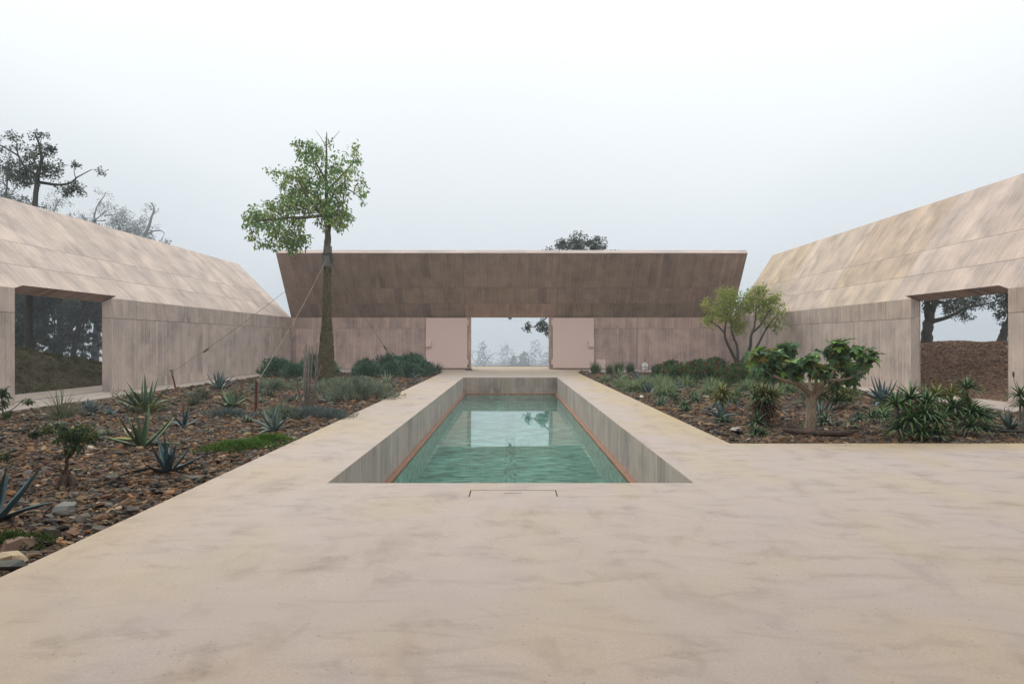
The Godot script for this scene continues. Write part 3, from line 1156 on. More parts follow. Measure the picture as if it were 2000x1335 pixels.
		for bay in lows:
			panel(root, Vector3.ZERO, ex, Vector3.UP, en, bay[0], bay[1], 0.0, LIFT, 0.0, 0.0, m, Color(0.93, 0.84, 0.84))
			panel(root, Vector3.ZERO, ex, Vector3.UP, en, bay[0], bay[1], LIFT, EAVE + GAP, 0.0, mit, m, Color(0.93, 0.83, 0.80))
		var o := Vector3(0, EAVE, 0)
		var ey := en * lean.x + Vector3(0, lean.y, 0)
		var fn := en * lean.y - Vector3(0, lean.x, 0)
		for bay in ([[-11.8, -7.2], [-7.2, -2.4], [-2.4, 2.5], [2.5, 6.4], [6.4, 10.3], [10.3, 12.0]] if side == 0 else lows):
			for lf in [[0.0, 0.91], [0.91, 1.9], [1.9, L]]:
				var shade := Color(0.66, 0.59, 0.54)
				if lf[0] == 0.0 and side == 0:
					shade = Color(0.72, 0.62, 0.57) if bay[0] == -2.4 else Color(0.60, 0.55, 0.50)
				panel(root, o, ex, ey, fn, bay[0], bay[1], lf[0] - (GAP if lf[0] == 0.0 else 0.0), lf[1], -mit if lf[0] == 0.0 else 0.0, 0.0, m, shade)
		var cop := MB.new()
		for bay in [[-11.8, -7.2], [-7.2, -2.4], [-2.4, 2.5], [2.5, 10.3], [10.3, 12.0]]:
			var cq := PackedVector2Array([Vector2(bay[0] + GAP, L - 0.002), Vector2(bay[1] - GAP, L - 0.002), Vector2(bay[1] - GAP, L + 0.02), Vector2(bay[0] + GAP, L + 0.02)])
			cop.slab(o + fn * 0.004, ex, ey, fn, cq, cq, T + 0.008, 1.0 / 12.0, Vector2(rng.randf(), rng.randf()), Color(1.15, 1.2, 1.22))
		part("coping", cop.mesh(), m, root)
		var core := MB.new()
		for bay in ([[-11.75, -2.15], [2.15, 11.95]] if side == 0 else [[-11.75, 11.95]]):
			var cp := PackedVector2Array([Vector2(bay[0], 0.02), Vector2(bay[1], 0.02), Vector2(bay[1], EAVE), Vector2(bay[0], EAVE)])
			core.slab(-en * 0.14, ex, Vector3.UP, en, cp, cp, 0.001, 0.1, Vector2.ZERO, W)
		part("joint_filler", core.mesh(), m, root)
		core = MB.new()
		var cf := PackedVector2Array([Vector2(-11.75, 0.05), Vector2(11.95, 0.05), Vector2(11.95, L - 0.05), Vector2(-11.75, L - 0.05)])
		core.slab(o - fn * 0.14, ex, ey, fn, cf, cf, 0.001, 0.1, Vector2.ZERO, W)
		part("joint_filler", core.mesh(), m, root)
		if side == 0:
			# the lighter patch low beside the right gate leaf
			var pt := MB.new()
			pt.box(Vector3(4.66, 0.05, 0.002), Vector3(5.16, 0.52, 0.02), 0.004)
			part("cover_plate", pt.mesh(), M.gate_paint, root)
			# catch at the head of the opening
			var ct := MB.new()
			for s in [-0.045, 0.045]:
				ct.tube([Vector3(s, EAVE - 0.11, -0.05), Vector3(s, EAVE + 0.0, -0.05)], [0.035, 0.035], 8)
			ct.box(Vector3(-0.1, EAVE - 0.03, -0.1), Vector3(0.1, EAVE - 0.005, 0.0))
			part("gate_catch", ct.mesh(), M.black_metal, root)

	# --- the two leaves of the gate, folded back against the wall
	for s in [-1.0, 1.0]:
		var g := thing("gate_leaf", "pinkish flat metal gate leaf folded back on the left of the far opening" if s < 0 else "pinkish flat metal gate leaf folded back on the right of the far opening", "gate", Vector3(s * 2.28, 0, -36.76), 0.0, "leaves of the courtyard gate")
		var lf := MB.new()
		lf.box(Vector3(minf(0.02 * s, 2.24 * s), 0.05, 0.03), Vector3(maxf(0.02 * s, 2.24 * s), 2.745, 0.10), 0.006)
		part("panel", lf.mesh(), M.gate_paint, g)
		var hd := MB.new()
		hd.box(Vector3(minf(1.95 * s, 2.235 * s), 1.19, 0.102), Vector3(maxf(1.95 * s, 2.235 * s), 1.55, 0.23), 0.008)
		part("handle_box", hd.mesh(), M.gate_paint, g)
		for y in [0.25, 2.36]:
			var hg := MB.new()
			hg.box(Vector3(minf(-0.05 * s, 0.06 * s), y, 0.03), Vector3(maxf(-0.05 * s, 0.06 * s), y + 0.28, 0.115), 0.008)
			part("hinge", hg.mesh(), M.gate_paint, g)
	var ds := MB.new()
	ds.flat([Vector3(-0.22, 0.005, 0.10), Vector3(-0.05, 0.005, 0.10), Vector3(0.16, 0.13, 0), Vector3(0.1, 0.13, 0)], Vector3(0, -1, 0), [])
	ds.box(Vector3(-0.2, 0.005, 0.0), Vector3(0.16, 0.06, 0.11), 0.01)
	var dso := part("gate_stop", ds.mesh(), M.black_metal, self)
	dso.position = Vector3(-2.1, 0, -35.3)
	tag(dso, "small dark gate stop on the floor by the left gate leaf", "gate stop")


func build_pool() -> void:
	var root := struct("pool")
	rng.seed = 77
	var x0 := -1.935
	var x1 := 1.95
	var z0 := -28.2
	var z1 := -7.22
	# concrete upstands, from under the pavement edge to the copper ledge
	for k in 4:
		var mb := MB.new()
		var a: float = z1 + 7.22 + k
		var f: PackedVector2Array
		if k < 2:
			f = PackedVector2Array([Vector2(-z1, -0.9), Vector2(-z0, -0.9), Vector2(-z0, -0.003), Vector2(-z1, -0.003)])
			mb.slab(Vector3(x0 + 0.003 if k == 0 else x1 - 0.003, 0, 0), Vector3(0, 0, -1), Vector3.UP, Vector3(1 if k == 0 else -1, 0, 0), f, f, 0.2, 1.0 / 12.0, Vector2(rng.randf(), rng.randf()), Color.WHITE)
		else:
			f = PackedVector2Array([Vector2(x0 - 0.2, -0.9), Vector2(x1 + 0.2, -0.9), Vector2(x1 + 0.2, -0.003), Vector2(x0 - 0.2, -0.003)])
			mb.slab(Vector3(0, 0, z0 + 0.003 if k == 2 else z1 - 0.003), Vector3(1, 0, 0), Vector3.UP, Vector3(0, 0, 1 if k == 2 else -1), f, f, 0.2, 1.0 / 12.0, Vector2(rng.randf(), rng.randf()), Color(0.8, 0.76, 0.72))
		for q in mb.u.size():
			mb.u[q].y *= -2.0
		part("upstand", mb.mesh(), M.concrete_pool, root)
	# copper overflow ledge
	var y1 := -0.655
	for b in [[x0, x0 + 0.105, z0 + 0.105, z1 - 0.105], [x1 - 0.105, x1, z0 + 0.105, z1 - 0.105], [x0, x1, z0, z0 + 0.105], [x0, x1, z1 - 0.105, z1]]:
		var mb := MB.new()
		mb.box(Vector3(b[0] + 0.001, -0.82, b[2]), Vector3(b[1] - 0.001, y1, b[3]), 0.008, Color.WHITE, 0.4)
		part("copper_ledge", mb.mesh(), M.copper, root)
	# marble lining and floor slabs
	var fl := -3.3
	for b in [[x0 - 0.1, x0 + 0.08, z0, z1], [x1 - 0.08, x1 + 0.1, z0, z1], [x0, x1, z0 - 0.1, z0 + 0.08], [x0, x1, z1 - 0.08, z1 + 0.1]]:
		var mb := MB.new()
		mb.box(Vector3(b[0], fl, b[2]), Vector3(b[1], -0.825, b[3]), 0.0, Color(0.9, 0.95, 0.95), 0.33)
		part("lining", mb.mesh(), M.marble, root)
	var z := z1
	while z > z0 + 0.3:
		var ze := maxf(z - 0.95, z0)
		for s in 3:
			var xa: float = [x0, -0.13, 0.14][s]
			var xb: float = [-0.134, 0.136, x1][s]
			var mb := MB.new()
			var off := Vector2(rng.randf(), rng.randf())
			var k := rng.randf_range(0.85, 1.12) * (0.82 if s == 1 else 1.0)
			var y := fl + 0.05 + (0.0 if s != 1 else -0.004)
			mb.face([Vector3(xa, y, z - 0.014), Vector3(xb, y, z - 0.014), Vector3(xb, y, ze), Vector3(xa, y, ze)], Vector3.UP, [Vector2(xa, z) * 0.33 + off, Vector2(xb, z) * 0.33 + off, Vector2(xb, ze) * 0.33 + off, Vector2(xa, ze) * 0.33 + off] if s != 1 else [Vector2(z, xa) * 0.6 + off, Vector2(z, xb) * 0.6 + off, Vector2(ze, xb) * 0.6 + off, Vector2(ze, xa) * 0.6 + off], Color(k, k, k))
			mb.face([Vector3(xa, y, ze), Vector3(xb, y, ze), Vector3(xb, y - 0.04, ze), Vector3(xa, y - 0.04, ze)], Vector3(0, 0, -1), [], Color(k, k, k))
			part("marble_slab", mb.mesh(), M.marble, root)
		z = ze
	var bt := MB.new()
	bt.box(Vector3(x0 - 0.2, fl - 0.2, z0 - 0.2), Vector3(x1 + 0.2, fl, z1 + 0.2))
	part("base", bt.mesh(), M.marble, root)
	# the water
	var wt := MB.new()
	var wa := [Vector3(x0 + 0.08, -0.695, z0 + 0.08), Vector3(x1 - 0.08, -0.695, z0 + 0.08), Vector3(x1 - 0.08, -0.695, z1 - 0.08), Vector3(x0 + 0.08, -0.695, z1 - 0.08)]
	var uv := []
	for p in wa:
		uv.append(Vector2(p.x, p.z) * 0.25)
	wt.face(wa, Vector3.UP, uv)
	var w := part("water", wt.mesh(), M.water, self)
	w.set_meta("kind", "structure")


func build_beds() -> void:
	var rocks := []
	for k in 8:
		rocks.append(rock_mesh(500 + k))
	var cols := [Color(0.062, 0.051, 0.04), Color(0.036, 0.029, 0.024), Color(0.105, 0.054, 0.026), Color(0.18, 0.086, 0.034), Color(0.13, 0.077, 0.04), Color(0.22, 0.15, 0.088), Color(0.08, 0.044, 0.026), Color(0.088, 0.078, 0.065), Color(0.38, 0.31, 0.235)]
	var wt := [20, 18, 18, 7, 14, 6, 16, 12, 1]
	var bag := []
	for k in wt.size():
		for j in wt[k]:
			bag.append(k)
	var mats := []
	for k in cols.size():
		for j in 2:
			var c: Color = cols[k]
			var g := 0.88 if j == 0 else 1.15
			mats.append(mat("stone_%d%d" % [k, j], c.r * g, c.g * g, c.b * g, 0.85))
	for side in 2:
		rng.seed = 1200 + side
		var x0 := -10.75 if side == 0 else 3.23
		var x1 := -3.24 if side == 0 else 10.8
		var z0 := -33.2
		var z1 := -1.5 if side == 0 else -10.0
		var root := struct("gravel_bed")
		root.set_meta("label", "bed of broken brown slate left of the pool" if side == 0 else "bed of broken brown slate right of the pool")
		var soil := MB.new()
		var st := 0.5
		var nx := int((x1 - x0) / st)
		var nz := int((z1 - z0) / st)
		for a in nx:
			for b in nz:
				var xa := lerpf(x0, x1, float(a) / nx)
				var xb := lerpf(x0, x1, float(a + 1) / nx)
				var za := lerpf(z0, z1, float(b) / nz)
				var zb := lerpf(z0, z1, float(b + 1) / nz)
				soil.face([Vector3(xa, soil_y(xa, za), za), Vector3(xb, soil_y(xb, za), za), Vector3(xb, soil_y(xb, zb), zb), Vector3(xa, soil_y(xa, zb), zb)], Vector3.UP, [Vector2(xa, za) * 0.5, Vector2(xb, za) * 0.5, Vector2(xb, zb) * 0.5, Vector2(xa, zb) * 0.5])
		part("soil", soil.mesh(), M.soil, root)
		var list := []
		var z := z1
		while z > z0:
			var dist := -z
			var dens: float = 850.0 if dist < 7.0 else (600.0 if dist < 11.0 else (400.0 if dist < 17.0 else 220.0))
			var dz := 0.25
			for k in int(dens * (x1 - x0) * dz):
				var x := rng.randf_range(x0 + 0.03, x1 - 0.03)
				var zz := z - rng.randf() * dz
				if absf(x) > 1.6 * -zz + 2.0 or zz < z0 + 0.03 or zz > z1 - 0.03:
					continue
				var r := rng.randf()
				var s := rng.randf_range(0.02, 0.055) if r < 0.74 else (rng.randf_range(0.05, 0.1) if r < 0.965 else rng.randf_range(0.1, 0.18))
				if dist > 11.0:
					s *= 1.2
				if dist > 17.0:
					s *= 1.25
				if x > x1 - s * 0.5 or x < x0 + s * 0.5:
					s *= 0.5
				list.append([x, zz, s, s / -zz * (1.0 if absf(x) < 0.76 * -zz and zz < -4.0 else 0.0)])
			z -= dz
		var order := list.duplicate()
		order.sort_custom(func(a, b): return a[3] > b[3])
		var limit: float = order[299][3]
		var near := []
		var far := []
		for r in list:
			if r[3] >= limit and near.size() < 300:
				near.append(r)
			else:
				far.append(r)
		for r in near:
			var o := part("stone", rocks[rng.randi() % 8], mats[bag[rng.randi() % bag.size()] * 2 + rng.randi() % 2], root)
			o.transform = rock_place(r)
		for v in 8:
			var sub := []
			for k in range(v, far.size(), 8):
				sub.append(far[k])
			var mm := MultiMesh.new()
			mm.transform_format = MultiMesh.TRANSFORM_3D
			mm.use_colors = true
			mm.mesh = rocks[v]
			mm.instance_count = sub.size()
			for k in sub.size():
				mm.set_instance_transform(k, rock_place(sub[k]))
				mm.set_instance_color(k, tint(cols[bag[rng.randi() % bag.size()]], 0.3))
			var mi := MultiMeshInstance3D.new()
			mi.name = "gravel"
			mi.multimesh = mm
			mi.material_override = M.stone
			root.add_child(mi, true)
			mi.set_meta("kind", "stuff")

func spill() -> void:
	rng.seed = 1300
	var mm := MultiMesh.new()
	mm.transform_format = MultiMesh.TRANSFORM_3D
	mm.use_colors = true
	mm.mesh = rock_mesh(500)
	mm.instance_count = 420
	for k in 420:
		var off := 0.01 + 0.35 * pow(rng.randf(), 3.0)
		var at := Vector3.ZERO
		match k % 3:
			0: at = Vector3(-3.24 + off, 0.003, -rng.randf_range(3.5, 32.0))
			1: at = Vector3(3.23 - off, 0.003, -rng.randf_range(10.2, 32.0))
			2: at = Vector3(rng.randf_range(3.3, 9.5), 0.003, -10.0 + off)
		var s := rng.randf_range(0.006, 0.018)
		mm.set_instance_transform(k, Transform3D(Basis(Vector3.UP, rng.randf() * TAU).scaled_local(Vector3(s, s * 0.7, s)), at))
		mm.set_instance_color(k, tint([Color(0.08, 0.06, 0.05), Color(0.16, 0.09, 0.05), Color(0.2, 0.15, 0.1)][rng.randi() % 3], 0.3))
	var mi := MultiMeshInstance3D.new()
	mi.name = "grit"
	mi.multimesh = mm
	mi.material_override = M.stone
	add_child(mi)
	mi.set_meta("kind", "stuff")
	tag(mi, "small brown grit spilled from the beds onto the pavement edge", "grit")

func soil_y(x: float, z: float) -> float:
	return -0.05 + 0.022 * sin(x * 2.1 + z) * sin(z * 1.7 - x * 0.6)

func rock_place(r: Array) -> Transform3D:
	var s: float = r[2]
	var b := Basis(Vector3.UP, rng.randf() * TAU) * Basis(Vector3.RIGHT, rng.randfn() * 0.22) * Basis(Vector3.BACK, rng.randfn() * 0.22)
	b = b.scaled_local(Vector3(s * rng.randf_range(0.9, 1.5), s * rng.randf_range(0.45, 1.0), s * rng.randf_range(0.8, 1.2)))
	return Transform3D(b, Vector3(r[0], soil_y(r[0], r[1]) + s * rng.randf_range(0.02, 0.22) + rng.randf() * 0.012, r[1]))


# ---------------------------------------------------------------- trees
func build_trees_outside() -> void:
	var oakc := [Color(0.07, 0.085, 0.06), Color(0.09, 0.103, 0.072), Color(0.055, 0.07, 0.052)]
	# the gnarled oak over the left wing
	var k := 0.0188
	var t := thing("oak_tree", "gnarled sparse oak with bare crooked limbs showing over the near end of the left wing", "tree", Vector3(-17.4, land(-17.4, -25.0), -25.0), 0.0, "trees outside the walls")
	var P := func(x, y, d): return sk(x, y, 62.0, 735.0, k, d)
	tree_parts(t, [
		[[P.call(54, 745, 0.0), P.call(52, 660, 0.0), P.call(58, 560, 0.1), P.call(66, 470, 0.1), P.call(68, 406, 0.0)], 0.163, 0.082],
		[[P.call(68, 406, 0.0), P.call(68, 385, 0.0), P.call(73, 360, -0.1), P.call(70, 335, -0.1), P.call(66, 312, 0.0), P.call(62, 304, 0.0)], 0.088, 0.017],
		[[P.call(71, 335, -0.1), P.call(78, 322, 0.1), P.call(91, 311, 0.2)], 0.024, 0.005],
		[[P.call(68, 388, 0.0), P.call(50, 372, 0.2), P.call(42, 350, 0.3), P.call(40, 328, 0.3)], 0.061, 0.014],
		[[P.call(44, 355, 0.3), P.call(25, 341, 0.5), P.call(10, 336, 0.6), P.call(-20, 335, 0.7)], 0.034, 0.014],
		[[P.call(52, 373, 0.2), P.call(28, 382, -0.5), P.call(5, 395, -0.8)], 0.048, 0.014],
		[[P.call(9, 336, 0.6), P.call(8, 322, 0.6), P.call(11, 298, 0.6)], 0.020, 0.004],
		[[P.call(70, 398, 0.0), P.call(86, 392, 0.4), P.call(93, 378, 0.5), P.call(106, 350, 0.6)], 0.054, 0.014],
		[[P.call(70, 401, 0.0), P.call(100, 402, -0.3), P.call(120, 396, -0.4), P.call(132, 386, -0.4), P.call(160, 371, -0.4)], 0.061, 0.014],
		[[P.call(129, 388, -0.4), P.call(126, 375, -0.4), P.call(127, 362, -0.4)], 0.020, 0.007],
		[[P.call(58, 570, 0.1), P.call(75, 610, 0.4), P.call(100, 600, 0.8), P.call(130, 585, 1.0)], 0.109, 0.034],
	], [
		[P.call(36, 320, 0.3), Vector3(0.29, 0.24, 0.3), 13, 11], [P.call(66, 309, 0.0), Vector3(0.23, 0.17, 0.2), 10, 11], [P.call(48, 345, 0.2), Vector3(0.46, 0.36, 0.5), 25, 11],
		[P.call(82, 366, 0.0), Vector3(0.52, 0.48, 0.7), 45, 13], [P.call(98, 346, 0.4), Vector3(0.40, 0.24, 0.4), 25, 11], [P.call(113, 346, 0.6), Vector3(0.23, 0.19, 0.3), 13, 11],
		[P.call(18, 376, -0.5), Vector3(0.57, 0.50, 0.6), 61, 14], [P.call(101, 382, 0.3), Vector3(0.46, 0.36, 0.5), 36, 11], [P.call(122, 408, -0.4), Vector3(0.52, 0.30, 0.5), 45, 13],
		[P.call(178, 375, -0.4), Vector3(0.16, 0.14, 0.2), 10, 7], [P.call(4, 322, 0.6), Vector3(0.29, 0.24, 0.3), 13, 10], [P.call(40, 400, 0.0), Vector3(0.57, 0.24, 0.6), 33, 11],
		[P.call(127, 361, -0.4), Vector3(0.16, 0.10, 0.2), 10, 9], [P.call(90, 312, 0.2), Vector3(0.17, 0.14, 0.15), 7, 5], [P.call(-25, 360, 0.5), Vector3(0.92, 0.84, 0.9), 114, 13],
		[P.call(120, 590, 1.0), Vector3(1.03, 0.60, 0.7), 73, 15], [P.call(60, 590, 0.6), Vector3(0.80, 0.48, 0.7), 57, 15],
	], M.bark_dark, M.leaf, oakc, 0.085, 0.6, 0.10, 0.1, 0.008, 7)
	# leaning oak seen in the left opening
	oak("oak_tree", "dark oak with a thick leaning trunk in the far side of the left opening", Vector3(-19.6, land(-19.6, -30.5), -30.5), 21, 5.3, 3.0, 2.2, M.leaf, oakc, Vector3(1.3, 0, -0.6), 0.10, "trees outside the walls", 0.52)
	# faded trees over the left wing
	var rows := [[-24.4, -37.0, 9.0, 3.6, 51, "greyish oak crown over the left wing, right beside the gnarled oak"], [-25.2, -44.5, 9.9, 3.4, 52, "fine twiggy oak crown over the left wing, between the gnarled and the leaning oak"], [-31.0, -56.0, 11.4, 3.8, 53, "fogged round oak crown below the leaning top over the left wing"], [-29.5, -61.0, 9.9, 3.2, 54, "last fogged oak crown over the left wing, lowest and farthest right"], [-20.5, -28.0, 8.4, 2.7, 55, "dark leafy oak cut by the left picture edge above the left wing"]]
	for q in rows:
		oak("oak_tree", q[5], Vector3(q[0], land(q[0], q[1]), q[1]), q[4], q[2], q[3], 1.5, M.leaf, oakc, Vector3.ZERO, 0.085, "trees outside the walls", 0.45)
	oak("oak_tree", "small twiggy oak top showing over the left wing beside the gnarled oak", Vector3(-25.5, land(-25.5, -42.0), -42.0), 33, 10.6, 3.3, 0.7, M.leaf, oakc, Vector3(0.6, 0, 0), 0.10, "trees outside the walls", 0.5)
	t = thing("oak_tree", "fog-faded oak with a bare leaning top over the middle of the left wing", "tree", Vector3(-28.0, land(-28.0, -52.0), -52.0), 0.0, "trees outside the walls")
	k = 0.039
	var Q := func(x, y, d): return sk(x, y, 262.0, 700.0, k, d)
	tree_parts(t, [
		[[Q.call(262, 712, 0.0), Q.call(258, 600, 0.0), Q.call(255, 500, 0.0), Q.call(258, 455, 0.0)], 0.42, 0.22],
		[[Q.call(258, 455, 0.0), Q.call(272, 438, 0.2), Q.call(282, 415, 0.3), Q.call(289, 390, 0.3), Q.call(284, 378, 0.3)], 0.18, 0.03],
		[[Q.call(270, 441, 0.2), Q.call(290, 434, 0.5), Q.call(308, 434, 0.7), Q.call(316, 440, 0.8)], 0.09, 0.02],
		[[Q.call(262, 458, 0.0), Q.call(290, 455, -0.6), Q.call(312, 464, -0.8), Q.call(330, 476, -0.9)], 0.09, 0.02],
		[[Q.call(258, 462, 0.0), Q.call(245, 440, -0.4), Q.call(240, 428, -0.5)], 0.1, 0.02],
		[[Q.call(258, 480, 0.0), Q.call(235, 462, 0.5), Q.call(215, 455, 0.8)], 0.1, 0.02],
		[[Q.call(286, 402, 0.3), Q.call(296, 396, 0.4), Q.call(301, 389, 0.4)], 0.04, 0.01],
		[[Q.call(284, 410, 0.3), Q.call(274, 405, 0.0), Q.call(268, 398, 0.0)], 0.04, 0.01],
	], [
		[Q.call(258, 442, 0.0), Vector3(0.9, 0.8, 1.2), 46, 12], [Q.call(285, 392, 0.3), Vector3(0.6, 0.5, 0.6), 9, 7], [Q.call(290, 455, -0.4), Vector3(1.0, 0.6, 1.0), 30, 10],
		[Q.call(240, 432, -0.4), Vector3(0.4, 0.35, 0.5), 8, 8], [Q.call(220, 455, 0.6), Vector3(0.9, 0.6, 0.9), 34, 11], [Q.call(312, 470, -0.8), Vector3(0.6, 0.4, 0.6), 14, 9], [Q.call(268, 412, 0.2), Vector3(0.5, 0.5, 0.5), 7, 6],
	], M.bark_dark, M.leaf, oakc, 0.17, 0.5, 0.22, 0.1, 0.014, 9)
	oak("oak_tree", "low oak crown just clearing the left wing near its far end", Vector3(-27.0, land(-27.0, -57.0), -57.0), 35, 8.9, 2.6, 0.6, M.leaf, oakc, Vector3.ZERO, 0.12, "trees outside the walls")
	# dense dark wood seen through the left opening
	var spots := [[-22.5, -29.0, 4.9, 3.4, 41], [-23.0, -34.5, 5.0, 3.6, 42], [-27.0, -33.0, 6.0, 3.8, 43], [-21.6, -37.5, 4.8, 3.4, 44], [-30.0, -41.0, 7.0, 4.4, 45], [-25.0, -25.0, 5.4, 3.6, 46]]
	var says := ["dense dark oak just behind the bank in the middle of the left opening", "dark round oak behind the leaning trunk in the left opening", "tall dark oak deep in the wood seen through the left opening", "dark oak at the far edge of the view through the left opening", "fog-greyed oak farthest back in the left opening", "dark oak at the near edge of the view through the left opening"]
	var oaks2 := [Color(0.07, 0.092, 0.055), Color(0.09, 0.11, 0.065), Color(0.055, 0.075, 0.05)]
	for s in spots.size():
		oak("oak_tree", says[s], Vector3(spots[s][0], land(spots[s][0], spots[s][1]), spots[s][1]), spots[s][4], spots[s][2], spots[s][3], 2.6, M.leaf, oaks2, Vector3.ZERO, 0.16, "trees outside the walls", 0.16)
	var oaks := [Color(0.075, 0.098, 0.06), Color(0.1, 0.12, 0.07), Color(0.055, 0.078, 0.05)]
	var sc := thing("oak_scrub", "dark leafy scrub at the near side of the view through the left opening", "shrub", Vector3(-20.5, land(-20.5, -23.5), -23.5), 0.0, "scrub behind the bank outside the left opening")
	part("foliage", mound_mesh(2.1, 2.6, 1.8, 330, 12, 0.16, 0.6, oaks, 151), M.leaf, sc)
	var scs := [[-21.5, -28.0, 0.9, "dark leafy scrub left of the middle of the left opening, behind the bank"], [-23.0, -33.5, 1.15, "tallest dark scrub behind the bank in the left opening"], [-22.0, -38.0, 1.1, "dark scrub behind the leaning trunk in the left opening"], [-28.0, -38.0, 1.4, "fog-greyed scrub farthest back in the left opening"]]
	for q in scs.size():
		copy_of(sc, Vector3(scs[q][0], land(scs[q][0], scs[q][1]) - 0.1, scs[q][1]), q * 1.7 + 0.5, scs[q][2], scs[q][3])
	# right opening: two oaks on the bank
	t = thing("oak_tree", "oak with forked trunk and spreading branch in the left half of the right opening", "tree", Vector3(16.7, land(16.7, -27.3), -27.3), 0.0, "trees outside the walls")
	k = 0.0205
	var R := func(x, y, d): return sk(x, y, 1811.0, 672.0, k, d)
	tree_parts(t, [
		[[R.call(1812, 690, 0.0), R.call(1812, 660, 0.0), R.call(1814, 640, 0.0), R.call(1816, 626, 0.0)], 0.23, 0.18],
		[[R.call(1816, 630, 0.0), R.call(1811, 610, 0.1), R.call(1809, 590, 0.1), R.call(1800, 560, 0.2), R.call(1795, 530, 0.2)], 0.18, 0.05],
		[[R.call(1818, 632, 0.0), R.call(1826, 612, -0.2), R.call(1838, 590, -0.3), R.call(1850, 565, -0.4), R.call(1870, 535, -0.4)], 0.17, 0.05],
		[[R.call(1822, 630, 0.0), R.call(1836, 625, 0.3), R.call(1848, 618, 0.5), R.call(1870, 605, 0.6), R.call(1895, 600, 0.7), R.call(1920, 596, 0.7)], 0.10, 0.02],
		[[R.call(1840, 590, -0.3), R.call(1865, 592, -0.5), R.call(1890, 585, -0.6), R.call(1915, 580, -0.6)], 0.08, 0.02],
	], [
		[R.call(1808, 600, 0.0), Vector3(0.35, 0.3, 0.5), 26, 14], [R.call(1855, 606, 0.3), Vector3(0.5, 0.36, 0.6), 46, 14], [R.call(1880, 592, 0.2), Vector3(0.6, 0.4, 0.8), 60, 14],
		[R.call(1905, 590, 0.2), Vector3(0.45, 0.35, 0.6), 34, 13], [R.call(1868, 622, 0.5), Vector3(0.35, 0.16, 0.3), 14, 11], [R.call(1850, 570, -0.2), Vector3(1.0, 0.5, 1.0), 60, 14],
		[R.call(1900, 565, -0.2), Vector3(0.9, 0.4, 1.0), 50, 14], [R.call(1815, 545, 0.0), Vector3(1.1, 0.6, 1.2), 60, 14], [R.call(1800, 575, 0.2), Vector3(0.5, 0.4, 0.6), 24, 13], [R.call(1922, 604, 0.5), Vector3(0.2, 0.15, 0.3), 8, 10],
	], M.bark_dark, M.leaf, oakc, 0.085, 0.6, 0.11, 0.15, 0.010, 13)
	t = thing("oak_tree", "oak with trunk leaning right at the right edge of the right opening", "tree", Vector3(17.3, land(17.3, -24.0), -24.0), 0.0, "trees outside the walls")
	k = 0.018
	var S := func(x, y, d): return sk(x, y, 1954.0, 672.0, k, d)
	tree_parts(t, [
		[[S.call(1950, 690, 0.0), S.call(1957, 665, 0.0), S.call(1963, 650, 0.0), S.call(1970, 632, 0.0)], 0.17, 0.12],
		[[S.call(1970, 632, 0.0), S.call(1968, 605, 0.2), S.call(1955, 580, 0.3), S.call(1950, 550, 0.3)], 0.1, 0.03],
		[[S.call(1970, 634, 0.0), S.call(1982, 605, -0.2), S.call(1990, 570, -0.3)], 0.11, 0.03],
		[[S.call(1968, 620, 0.1), S.call(1955, 612, 0.3), S.call(1940, 606, 0.5)], 0.05, 0.015],
	], [
		[S.call(1955, 600, 0.2), Vector3(0.35, 0.45, 0.5), 50, 13], [S.call(1962, 575, 0.2), Vector3(0.5, 0.4, 0.6), 50, 13], [S.call(1940, 615, 0.4), Vector3(0.22, 0.25, 0.3), 16, 11],
		[S.call(1985, 590, 0.0), Vector3(0.5, 0.5, 0.6), 50, 13], [S.call(1945, 560, 0.2), Vector3(0.5, 0.4, 0.6), 30, 13], [S.call(1950, 632, 0.3), Vector3(0.16, 0.12, 0.2), 7, 8], [S.call(1985, 550, -0.2), Vector3(0.8, 0.5, 0.8), 50, 13],
	], M.bark_dark, M.leaf, oakc, 0.08, 0.6, 0.10, 0.15, 0.010, 14)
	# tree behind the gate wall: its top shows over it, a low branch in the gateway
	t = thing("oak_tree", "round green oak behind the gate wall with a branch hanging into the gateway", "tree", Vector3(6.2, land(6.2, -48.0), -48.0), 0.0, "trees outside the walls")
	k = 0.038
	var B := func(x, y, d): return sk(x, y, 1168.0, 707.0, k, d)
	var gc := [Color(0.05, 0.072, 0.04), Color(0.065, 0.085, 0.05), Color(0.042, 0.06, 0.035)]
